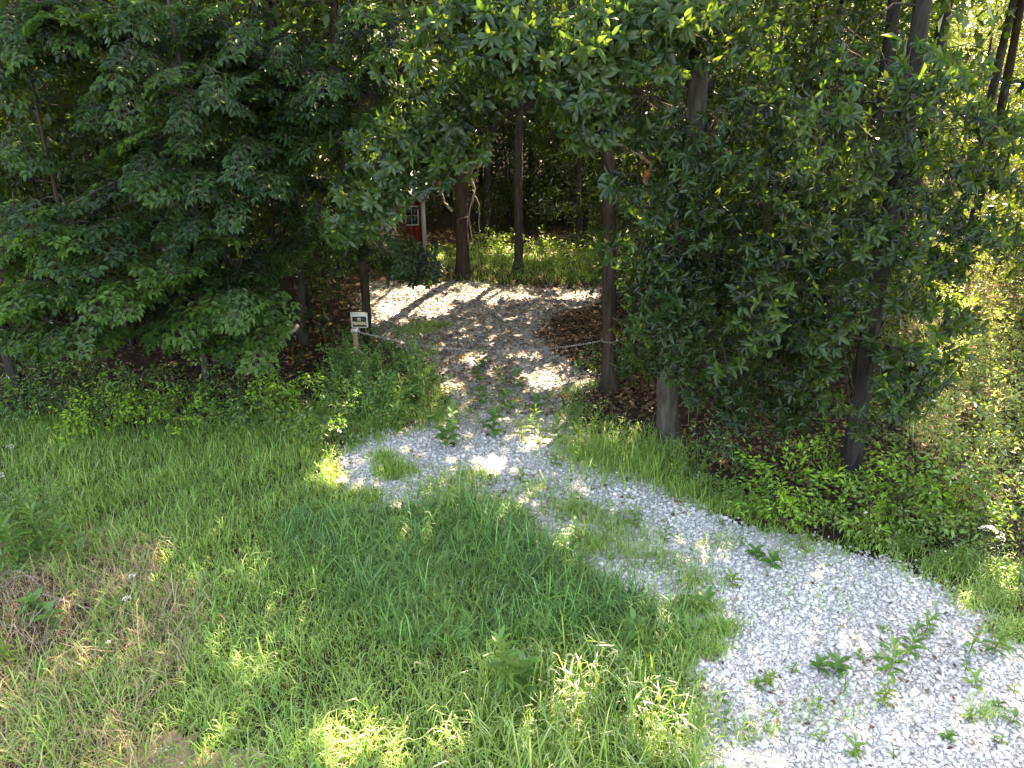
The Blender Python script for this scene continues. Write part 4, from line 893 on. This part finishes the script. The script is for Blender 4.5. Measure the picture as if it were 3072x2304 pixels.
weed(2557, 2275, .22, 'lance', 12, .09, 'small weed at the bottom edge of the gravel')
weed(2905, 2165, .10, 'lime', 8, .07, 'tiny sprout low on the right gravel')
weed(2990, 2130, .09, 'broad', 7, .07, 'flat reddish sprout near the right border')
weed(1343, 1345, .42, 'broad', 14, .17, 'big dark broad-leaved weed in the middle of the gravel neck')
weed(1355, 1300, .50, 'broad', 12, .15, 'taller dark weed just behind the big broad-leaved weed')
weed(1480, 1306, .45, 'broad', 14, .17, 'dark clumped weed right of the gravel neck')
weed(1190, 1305, .50, 'lance', 20, .17, 'pale lance-leaved weed at the left edge of the gravel neck')
weed(1450, 1105, .42, 'broad', 10, .14, 'weed standing in the drive just in front of the chain')
weed(1430, 1150, .40, 'broad', 10, .14, 'weed in the drive below the chain middle')
weed(1500, 1155, .36, 'lime', 10, .14, 'light green weed in the drive left of the lit gravel')
weed(1552, 1168, .36, 'broad', 10, .15, 'dark weed against the lit gravel patch')
weed(1440, 1215, .30, 'broad', 9, .14, 'lone weed at the left of the upper weed row')
weed(1520, 1235, .36, 'broad', 10, .15, 'weed at the middle of the upper weed row')
weed(1610, 1245, .36, 'broad', 10, .15, 'weed at the right of the upper weed row')
weed(1565, 1330, .42, 'lime', 14, .14, 'first yellow-green weed of the sunny row in front of the litter')
weed(1620, 1345, .38, 'lime', 12, .14, 'second yellow-green weed of the sunny row from the gravel neck')
weed(1672, 1345, .55, 'lime', 16, .14, 'tallest yellow-green weed of the sunny row')
weed(1735, 1350, .48, 'lime', 14, .14, 'yellow-green weed beside the coarse grass clump')
weed(1790, 1320, .42, 'lime', 12, .13, 'leafy weed at the back of the coarse grass clump')
weed(1600, 1290, .42, 'lime', 12, .13, 'weed behind the sunny row near the gravel neck')
weed(1561, 1452, .20, 'lime', 9, .11, 'small sprout in the pale gravel under the sunny row')
weed(1667, 1400, .16, 'lime', 8, .10, 'sprout close below the tallest yellow-green weed')
weed(1728, 1628, .24, 'lance', 12, .11, 'weed on the gravel strip above the tall grass')
weed(1899, 1582, .22, 'lance', 12, .10, 'slim weed in the middle of the upper gravel')
weed(1992, 1632, .30, 'lance', 12, .08, 'reddish-stemmed weed on the upper gravel')
weed(1524, 2120, .95, 'lance', 46, .15, 'tall dark lance-leaved weed rising out of the near grass')
weed(1560, 2110, .60, 'broad', 16, .15, 'broad-leaved plant hugging the tall dark weed')
weed(1385, 1672, .28, 'broad', 9, .20, 'broad-leaved rosette in the tall blue-green grass')
weed(1900, 1960, .45, 'broad', 12, .14, 'broad-leaved weed behind the drooping seed heads')
weed(70, 1720, .85, 'lance', 40, .15, 'tall grey-green weed at the far left of the lawn', name='goldenrod_plant')
weed(140, 1690, .80, 'lance', 36, .15, 'tall weed just right of the far left weed', name='goldenrod_plant')
weed(210, 1680, .65, 'lance', 28, .13, 'third tall weed from the left border', name='goldenrod_plant')
weed(110, 1610, .70, 'lance', 30, .14, 'tall weed at the back of the far left weeds', name='goldenrod_plant')
weed(25, 2010, .70, 'lime', 44, .10, 'bright yellow-green weed at the left border beside the sticks', name='goldenrod_plant')
weed(120, 1860, .30, 'broad', 14, .14, 'low broad plant over the dark hollow at the left', .05)
weed(170, 1900, .34, 'broad', 12, .12, 'low broad plant right of the dark hollow')
weed(700, 2235, .16, 'lime', 18, .07, 'pale low leafy plant on the edge of the bare soil')
n = 26
for k in range(n):
    g = G(rng.uniform(360, 830), rng.uniform(2235, 2300)); o = bpy.data.objects.new('pebble', protos[k % 12]); COL.objects.link(o); o.parent = bpy.data.objects['bare_soil']
    o.location = g + np.array((0, 0, .014)); o.scale = (rng.uniform(.006, .016),) * 3; o.rotation_euler = (rng.normal(0, .4), rng.normal(0, .4), rng.uniform(0, 6))
# small sprouts all over the gravel
k = 0
while k < 34:
    px, py = rng.uniform(1560, 3040), rng.uniform(1420, 2280); g = G(px, py)
    if not in_drive(g[0], g[1]): continue
    weed(px, py, rng.uniform(.04, .17), ['lance', 'lime', 'broad'][k % 3], int(rng.integers(5, 10)), rng.uniform(.035, .075), 'tiny weed sprout coming up between the stones of the gravel', .2, group='tiny sprouts in the gravel'); k += 1
# weeds round the sign post
for k in range(26):
    px = rng.uniform(1010, 1320); py = rng.uniform(1120, 1290) + (px - 1150) * .12
    weed(px, py, rng.uniform(.45, .8), ['lance', 'lance', 'lime', 'broad'][k % 4], 16, .13, 'leafy green weed in the thicket around the foot of the sign post', group='weeds around the sign post')

# ------------------------------------------------------------------ drooping seed heads, white flowers
def foxtail(px, py, hgt, lean, label):
    b = G(px, py); root = empty('foxtail_grass', b, label, 'grass'); s = np.linspace(0, 1, 10); dr = np.array((lean, -.12, 0))
    pts = b + np.stack([dr[0] * s ** 2 * hgt, dr[1] * s ** 2 * hgt, hgt * s], -1)
    mb = MB(); tube(mb, pts, np.linspace(.004, .0025, 10), 5); mb.build('stem', M['stem'], root)
    t = np.linspace(0, 1, 9); sg = np.sign(lean); arc = pts[-1] + np.stack([sg * .085 * np.sin(t * 2.0), -.01 * t, .055 * np.sin(t * 3.0) - .055 * t ** 2], -1)
    mb = MB(); tube(mb, arc, .009 * np.sin(np.clip(t * 2.8 + .3, 0, 3)) + .002, 7)
    n = 240; q = rng.integers(0, 9, n); d = unit(rng.normal(0, 1, (n, 3))); leaves(mb, arc[q], d, rng.normal(0, 1, (n, 3)), rng.uniform(.012, .02, n), .0025, 'lo')
    mb.build('seed_head', M['seed'], root)
    for k in range(3):
        mb = MB(); z = hgt * (.25 + .22 * k); a = rng.uniform(0, 6.28); tt = np.linspace(0, 1, 6)[:, None]; dd = np.array((math.cos(a), math.sin(a), 0)); p0 = b + np.array((0, 0, z))
        c = p0 + dd * .22 * tt + np.array((0, 0, 1.)) * (.16 * tt - .20 * tt ** 2); sd = np.array((-dd[1], dd[0], 0)) * .008 * (1 - tt ** 2)
        V = np.stack([c - sd, c + sd], 1).reshape(-1, 3); mb.add(V, [(2 * q, 2 * q + 1, 2 * q + 3, 2 * q + 2) for q in range(5)]); mb.build('blade', M['foxtail'], root)
for a in [(1735, 2090, .62, -.1, 'drooping pale seed head standing tallest at the left of the pair'), (1790, 2090, .66, .12, 'curled pale seed head next to the tallest one'), (1690, 2120, .55, -.15, 'seed head bending left below the tallest pair'), (1650, 2150, .52, .1, 'bushy seed head beside the tall dark weed'),
          (1675, 2190, .50, .12, 'lowest seed head near the tall dark weed'), (1915, 2160, .52, -.12, 'greenish seed head near the gravel on its own'), (1725, 2120, .52, .12, 'thin seed head in the gap under the curled one'), (1290, 2060, .35, -.15, 'pinkish seed head alone in the dark grass'),
          (2000, 2290, .52, .1, 'seed head close to the bottom edge by the gravel'), (1830, 2140, .58, .15, 'seed head leaning towards the gravel above the coarse blades')]: foxtail(*a)
def umbel(px, py, hgt, r, label, heads=1):
    b = G(px, py); root = empty('white_wildflower', b, label, 'flower')
    for k in range(heads):
        ms = MB(); mf = MB()
        off = rng.normal(0, r * 1.7, 2) if heads > 1 else (0, 0); top = b + np.array((off[0], off[1], hgt * rng.uniform(.9, 1.05)))
        tube(ms, b + (top - b) * np.linspace(0, 1, 5)[:, None], np.linspace(.004, .002, 5), 4); n = 40; rr = r * np.sqrt(rng.random(n)); a = rng.uniform(0, 6.28, n)
        leaves(mf, top + np.stack([rr * np.cos(a), rr * np.sin(a), .02 - rr ** 2 / r * .5], -1), np.stack([np.cos(a), np.sin(a), .3 + 0 * a], -1), rng.normal(0, .3, (n, 3)) + np.array((0, 0, 1.)), r * .35, r * .28, 'lo')
        ms.build('stem', M['stem'], root); mf.build('flower_head', M['white'], root)
umbel(415, 1800, .35, .035, 'small white flower in the middle of the left lawn')
umbel(398, 1860, .35, .04, 'white flower just below the first on the left lawn')
umbel(343, 1985, .30, .025, 'little white flower above the dry grass')
umbel(60, 1420, .5, .025, 'pale flower cluster at the left border of the lawn', 3)
umbel(30, 1500, .5, .03, 'lower pale flower cluster at the left border', 4)
umbel(2950, 1690, .50, .045, 'large creamy white flower cluster at the right edge of the gravel', 7)

# ------------------------------------------------------------------ shed
def shed():
    b = G(1280, 776); x1 = b[0]; y0 = b[1]; W_ = 4.2; x0 = x1 - W_; D_ = 2.8; wall_h = 2.05; z0 = .10
    root = empty('garden_shed', (x1, y0, 0), 'red wooden shed with white trim and grey metal roof behind the trees', 'shed')
    red = solid('barn_red_paint', (.10, .010, .010), (.155, .019, .018), 6, .55, .15, (1, 1, .1), spec=.3); wht = solid('white_trim_paint', (.32, .32, .305), (.42, .42, .40), 7, .55, 0, spec=.3)
    met = solid('grey_metal_roof', (.22, .23, .25), (.32, .34, .36), 3, .4, 0, spec=.5); gl, n, l = mat('dark_window_glass')
    p = n.new('ShaderNodeBsdfPrincipled'); p.inputs['Base Color'].default_value = (.015, .022, .02, 1); p.inputs['Roughness'].default_value = .08; o = n.new('ShaderNodeOutputMaterial'); l.new(p.outputs[0], o.inputs[0])
    mb = MB(); box(mb, ((x0 + x1) / 2, y0 + D_ / 2 + .012, z0 + wall_h / 2), (W_ / 2 - .012, D_ / 2 - .02, wall_h / 2)); mb.build('wall', red, root)
    for k in range(int(W_ / .2)):     # upright siding boards on the front
        mb = MB(); cx = x0 + .1 + k * .2
        box(mb, (cx, y0 + .014, z0 + wall_h / 2), (.096, .012, wall_h / 2 - .02)); mb.build('plank', red, root)
    mb = MB(); box(mb, ((x0 + x1) / 2, y0 + D_ / 2, z0 / 2 - .02), (W_ / 2 - .05, D_ / 2 - .05, z0 / 2 + .018)); mb.build('skid_base', M['deadwood'], root)
    for cx in (x0 + .05, x1 - .05):
        mb = MB(); box(mb, (cx, y0 - .012, z0 + wall_h / 2), (.06, .016, wall_h / 2)); mb.build('corner_trim', wht, root)
    mb = MB(); box(mb, (x1 + .016, y0 + .05, z0 + wall_h / 2), (.014, .05, wall_h / 2)); mb.build('corner_trim', wht, root)
    mb = MB(); box(mb, ((x0 + x1) / 2, y0 - .012, z0 + wall_h - .04), (W_ / 2 - .13, .014, .035)); mb.build('top_trim', wht, root)
    mb = MB(); box(mb, ((x0 + x1) / 2, y0 - .012, z0 + .02), (W_ / 2 - .13, .014, .022)); mb.build('bottom_trim', wht, root)
    # window
    wx0 = P(1217, 650, y0)[0]; wx1 = P(1254, 650, y0)[0]; wz1 = min(P(1235, 618, y0)[2], wall_h - .08); wz0 = P(1235, 673, y0)[2]
    wx = (wx0 + wx1) / 2; hw = (wx1 - wx0) / 2; wz = (wz0 + wz1) / 2; hh = (wz1 - wz0) / 2
    mb = MB(); box(mb, (wx - hw, y0 - .016, wz), (.022, .02, hh + .02)); box(mb, (wx + hw, y0 - .016, wz), (.022, .02, hh + .02)); box(mb, (wx, y0 - .016, wz + hh), (hw - .023, .018, .02)); box(mb, (wx, y0 - .016, wz - hh), (hw - .023, .018, .02))
    wn = mb.build('window', wht, root)
    for k, (dx, dz) in enumerate([(-1, 1), (1, 1), (-1, -1), (1, -1)]):
        mb = MB(); box(mb, (wx + dx * hw / 2, y0 - .002, wz + dz * hh / 2), (hw / 2 - .006, .004, hh / 2 - .006)); pn = mb.build('pane', gl); pn.parent = wn; pn.matrix_parent_inverse = Matrix.Translation(-Vector(root.location))
    mb = MB(); box(mb, (wx, y0 - .014, wz), (hw - .023, .010, .010)); box(mb, (wx, y0 - .0145, wz + hh / 2 + .004), (.009, .0095, hh / 2 - .026)); box(mb, (wx, y0 - .0145, wz - hh / 2 - .004), (.009, .0095, hh / 2 - .026)); mu = mb.build('muntin', wht); mu.parent = wn; mu.matrix_parent_inverse = Matrix.Translation(-Vector(root.location))
    # pale double door
    dx1 = P(1194, 740, y0)[0]; dw = .62
    for k in range(2):
        cx = dx1 - dw / 2 - k * (dw + .012); mb = MB(); box(mb, (cx, y0 - .01, z0 + .93), (dw / 2, .016, .87)); dr = mb.build('door', wht, root)
        mb = MB(); box(mb, (cx + (-.22 if k == 0 else .22), y0 - .035, z0 + .95), (.012, .012, .07)); h_ = mb.build('handle', met); h_.parent = dr; h_.matrix_parent_inverse = Matrix.Translation(-Vector(root.location))
    # roof
    zr = P(1100, 514, y0 + D_ / 2)[2]; ze = z0 + wall_h + .02; ov = .16
    for s in (-1, 1):
        ye = y0 - ov if s < 0 else y0 + D_ + ov; yr = y0 + D_ / 2
        V = [(x0 - ov, ye, ze - .05), (x1 + ov, ye, ze - .05), (x1 + ov, yr, zr), (x0 - ov, yr, zr)]; V = np.array(V + [(a, b_, c + .035) for a, b_, c in V])
        mb = MB(); mb.add(V, [(0, 3, 2, 1), (4, 5, 6, 7), (0, 1, 5, 4), (1, 2, 6, 5), (2, 3, 7, 6), (3, 0, 4, 7)]); rf = mb.build('roof', met, root)
        mb = MB()
        for xx in np.arange(x0 - ov + .1, x1 + ov, .23):
            A = np.array((xx, ye, ze - .008)); B = np.array((xx, yr, zr + .042)); tube(mb, [A, B], .012, 5)
        rb = mb.build('standing_rib', met); rb.parent = rf; rb.matrix_parent_inverse = Matrix.Translation(-Vector(root.location))
    mb = MB(); box(mb, ((x0 + x1) / 2, y0 - ov - .016, ze - .06), (W_ / 2 + ov, .012, .06)); mb.build('fascia', wht, root)
    for xx in (x0 + .008, x1 - .008):
        V = np.array([(xx - .006, y0 + .02, ze - .02), (xx - .006, y0 + D_ - .02, ze - .02), (xx - .006, y0 + D_ / 2, zr - .02), (xx + .006, y0 + .02, ze - .02), (xx + .006, y0 + D_ - .02, ze - .02), (xx + .006, y0 + D_ / 2, zr - .02)])
        mb = MB(); mb.add(V, [(0, 3, 4, 1), (1, 4, 5, 2), (2, 5, 3, 0)], [(0, 1, 2), (3, 5, 4)]); mb.build('gable', red, root)
    root.rotation_euler = (0, 0, math.radians(9))
shed()

# ------------------------------------------------------------------ sign, post, chain
def sign():
    b = G(1080, 1150); Yb = b[1]
    post_m = solid('weathered_post_wood', (.13, .09, .055), (.24, .175, .11), 12, .9, .5, (1, 1, .1), spec=.15); ply = solid('grey_plywood', (.30, .29, .25), (.42, .40, .35), 9, .85, .2, (.3, 1, 1), spec=.2)
    whs = solid('white_plastic_sign', (.42, .42, .39), (.50, .50, .46), 5, .5, 0); blk = solid('black_print', (.012, .010, .010), (.025, .018, .016), 5, .5, 0); gold = solid('faded_gold_print', (.46, .38, .24), (.58, .50, .34), 20, .6, 0)
    root = empty('warning_sign', b, 'black and white no trespassing sign on a weathered wooden post', 'sign')
    zt = P(1079, 975, Yb)[2]; mb = MB(); box(mb, (b[0], Yb, zt / 2 - .1), (.048, .045, zt / 2 + .1)); mb.build('post', post_m, root)
    mb = MB(); box(mb, (b[0], Yb - .005, P(1079, 989, Yb)[2]), (.06, .052, .035)); mb.build('cleat', ply, root)
    yf = Yb - .056
    xl, zt_ = P(1051, 937, yf)[[0, 2]]; xr, zb_ = P(1105, 983, yf)[[0, 2]]; cx = (xl + xr) / 2
    mb = MB(); V = np.array([(xl, yf, zb_ + .01), (xr, yf, zb_ + .01), (xr + .004, yf, zt_ - .012), (cx, yf, zt_ + .004), (xl - .006, yf, zt_)]); V = np.concatenate([V, V + np.array((0, .012, 0))])
    mb.add(V, [(a, (a + 1) % 5 + 0, (a + 1) % 5 + 5, a + 5) for a in range(5)], [(0, 2, 1), (0, 3, 2), (0, 4, 3), (5, 6, 7), (5, 7, 8), (5, 8, 9)]); mb.build('backing_board', ply, root)
    z1 = P(1079, 946, yf)[2]; z0 = zb_; hw = (xr - xl) / 2 - .004; hz = (z1 - z0) / 2; cz = (z0 + z1) / 2
    def rrect(mb, hx, hz, r, y0, y1, n=5):
        pts = []
        for sx_, sz_, a0 in ((1, 1, 0), (-1, 1, 90), (-1, -1, 180), (1, -1, 270)):
            for q in range(n): a = math.radians(a0 + 90 * q / (n - 1)); pts.append((cx + sx_ * (hx - r) + r * math.cos(a), cz + sz_ * (hz - r) + r * math.sin(a)))
        k = len(pts); V = np.array([(x, y0, z) for x, z in pts] + [(x, y1, z) for x, z in pts] + [(cx, y0, cz), (cx, y1, cz)])
        mb.add(V, [(q, (q + 1) % k, k + (q + 1) % k, k + q) for q in range(k)], [(q, 2 * k, (q + 1) % k) for q in range(k)] + [(k + q, k + (q + 1) % k, 2 * k + 1) for q in range(k)])
    mb = MB(); rrect(mb, hw, hz, .015, yf - .006, yf - .001); pl = mb.build('sign_plate', whs, root)
    mb = MB(); rrect(mb, hw - .022, hz - .022, .012, yf - .0085, yf - .0065); bp = mb.build('black_panel', blk); bp.parent = pl; bp.matrix_parent_inverse = Matrix.Translation(-Vector(root.location))
    for txt, zz, hh, ww in (('NO', cz + .046, .062, .062), ('TRESPASSING', cz - .040, .066, .262)):
        cu = bpy.data.curves.new('lettering', 'FONT'); cu.body = txt; cu.align_x = 'CENTER'; cu.align_y = 'CENTER'; cu.extrude = .0008; cu.offset = .012; cu.size = 1
        tmp = bpy.data.objects.new('lettering', cu); COL.objects.link(tmp); cu.materials.append(gold); bpy.context.view_layer.update()
        me = bpy.data.meshes.new_from_object(tmp.evaluated_get(bpy.context.evaluated_depsgraph_get())); bpy.data.objects.remove(tmp)
        o = bpy.data.objects.new('lettering', me); COL.objects.link(o); bpy.context.view_layer.update()
        dx, dz = max(o.dimensions[0], .1), max(o.dimensions[1], .1); o.parent = pl; o.matrix_parent_inverse = Matrix.Translation(-Vector(root.location))
        o.location = (cx, yf - .0100, zz); o.rotation_euler = (math.pi / 2, 0, 0); o.scale = (ww / dx, hh / dz, 1); o['label'] = 'gold letters reading ' + txt
    # chain
    steel = solid('galvanised_chain', (.20, .195, .18), (.36, .35, .33), 30, .45, 0, spec=.6)
    A = np.array((b[0] + .06, Yb - .05, P(1084, 992, Yb)[2])); r2, path = TREES['drive']; e = path(np.array(1.1)); E = e + np.array((-.15, -.05, 0)); zE = P(1790, 1022, E[1])[2]; E[2] = zE
    n = 600; t = np.linspace(0, 1, n); low = P(1480, 1052, (A[1] + E[1]) / 2)[2]; sag = (A[2] + E[2]) / 2 - low
    C = A + (E - A) * t[:, None]; C[:, 2] -= 4 * sag * t * (1 - t); s = np.concatenate([[0], np.cumsum(np.linalg.norm(np.diff(C, axis=0), axis=1))]); pitch = .046; k = int(s[-1] / pitch)
    ch = empty('barrier_chain', A, 'galvanised steel chain sagging across the drive from sign post to tree', 'chain')
    a = np.linspace(0, 2 * np.pi, 12, endpoint=False); ring = np.stack([.026 * np.cos(a) + .008 * np.sign(np.cos(a)), .016 * np.sin(a), 0 * a], -1); ring = np.concatenate([ring, ring[:1]])
    mb = MB(); tube(mb, ring, .0042, 5, cap=False); lk = mb.build('link', steel); data = lk.data; bpy.data.objects.remove(lk)
    for q in range(k):
        p = np.array([np.interp((q + .5) * pitch, s, C[:, d]) for d in range(3)]); p2 = np.array([np.interp((q + .6) * pitch, s, C[:, d]) for d in range(3)]); d = Vector(p2 - p)
        o = bpy.data.objects.new('link', data); COL.objects.link(o); o.parent = ch; o.matrix_local = Matrix.Translation(Vector(p - A)) @ d.to_track_quat('X', 'Z').to_matrix().to_4x4() @ Matrix.Rotation(q * math.pi / 2, 4, 'X')
    # loop round the post and the tree
    for cen, rad in ((np.array((b[0], Yb, A[2])), .078), (np.array((e[0], e[1], E[2])), .155)):
        a = np.linspace(0, 2 * np.pi, max(8, int(2 * np.pi * rad / pitch)), endpoint=False)
        for q, aa in enumerate(a):
            p = cen + np.array((math.cos(aa) * rad, math.sin(aa) * rad, 0)); o = bpy.data.objects.new('link', data); COL.objects.link(o); o.parent = ch
            o.matrix_local = Matrix.Translation(Vector(p - A)) @ Matrix.Rotation(aa + math.pi / 2, 4, 'Z') @ Matrix.Rotation(q * math.pi / 2, 4, 'X')
sign()

# ------------------------------------------------------------------ dead wood
def dead(name, label, pts, radii, m, twigs=0, tl=.5):
    pts = np.array(pts, float); root = empty(name, pts[0], label, 'branch'); t = np.linspace(0, 1, len(pts)); tt = np.linspace(0, 1, 14)
    pp = np.stack([np.interp(tt, t, pts[:, k]) for k in range(3)], -1); pp[1:-1] += rng.normal(0, .012, (12, 3)); rr = np.interp(tt, np.linspace(0, 1, len(radii)), radii)
    mb = MB(); tube(mb, pp, rr, 8, ridge=.06, seed=3); mb.build('stick', M[m], root, smooth=True)
    for k in range(twigs):
        p = pp[rng.integers(3, 13)]; d = unit(rng.normal(0, 1, 3)) * tl * rng.uniform(.5, 1); mb = MB(); q = np.linspace(0, 1, 6)[:, None]
        tube(mb, p + d * q + rng.normal(0, .03, (6, 3)) * q, np.linspace(.008, .003, 6), 5); mb.build('twig', M[m], root)
dead('fallen_branch', 'grey dead branch leaning up out of the bushes left of the sign', [P(740, 1125, 12.9), P(820, 1050, 13.4), P(893, 974, 13.8)], [.035, .045, .05], 'deadwood', 1, .3)
dead('dead_branch', 'bleached forked dead branch hanging beside the middle trunk', [P(1432, 480, 21.3), P(1408, 530, 21.4), P(1425, 570, 21.4), P(1405, 640, 21.4), P(1418, 735, 21.4)], [.015, .04, .035, .018, .012], 'deadwood', 2, .6)
dead('dead_branch', 'thin pale dead branch hanging right of the bleached forked one', [P(1418, 570, 21.2), P(1438, 615, 21.2), P(1436, 730, 21.2)], [.018, .015, .008], 'deadwood', 0)
dead('dead_branch', 'short pale curved dead branch left of the middle trunk', [P(1325, 580, 21.2), P(1335, 610, 21.2), P(1358, 633, 21.2)], [.012, .03, .05], 'deadwood', 0)
dead('dead_branch', 'rusty orange broken branch with wiry twigs between the two oaks', [P(1925, 580, 11.9), P(1945, 520, 11.8), P(1985, 430, 11.6), P(2010, 380, 11.5)], [.03, .045, .035, .02], 'deadred', 9, .8)
dead('dead_branch', 'wiry grey dead branch reaching left from the rusty branch', [P(1950, 490, 11.8), P(1880, 440, 11.9), P(1800, 415, 12.0)], [.022, .016, .006], 'deadwood', 6, .5)
dead('split_stub', 'pale splintered stub standing against the foot of the stout oak', [G(1985, 1325), P(1978, 1220, 10.8), P(1972, 1110, 10.85)], [.05, .04, .008], 'barkred', 0)
dead('leaning_sapling', 'thin bare leaning stem right of the stout oak', [G(2075, 1330), P(2100, 1200, 11.0), P(2125, 1060, 11.2)], [.02, .017, .012], 'barkgrey', 0)
for k, (a, b, c, d) in enumerate([(0, 1740, 160, 1800), (0, 1800, 150, 1770), (20, 1830, 300, 1860), (120, 1880, 280, 1840), (60, 1950, 250, 1800), (5, 1890, 130, 1990)]):
    p, q = G(a, b), G(c, d); dead('dry_stick', 'grey dry stick tangled in the hollow at the left border', [p + np.array((0, 0, .12)), (p + q) / 2 + np.array((0, 0, .3)), q + np.array((0, 0, .15))], [.0065, .006, .004], 'deadwood', 1, .2)
    bpy.data.objects[[o.name for o in bpy.data.objects if o.name.startswith('dry_stick')][-1]]['group'] = 'dry sticks in the hollow'
print('tris', sum(sum(len(p.vertices) - 2 for p in me.polygons) if len(me.polygons) < 3000 else len(me.loops) - 2 * len(me.polygons) for me in bpy.data.meshes))
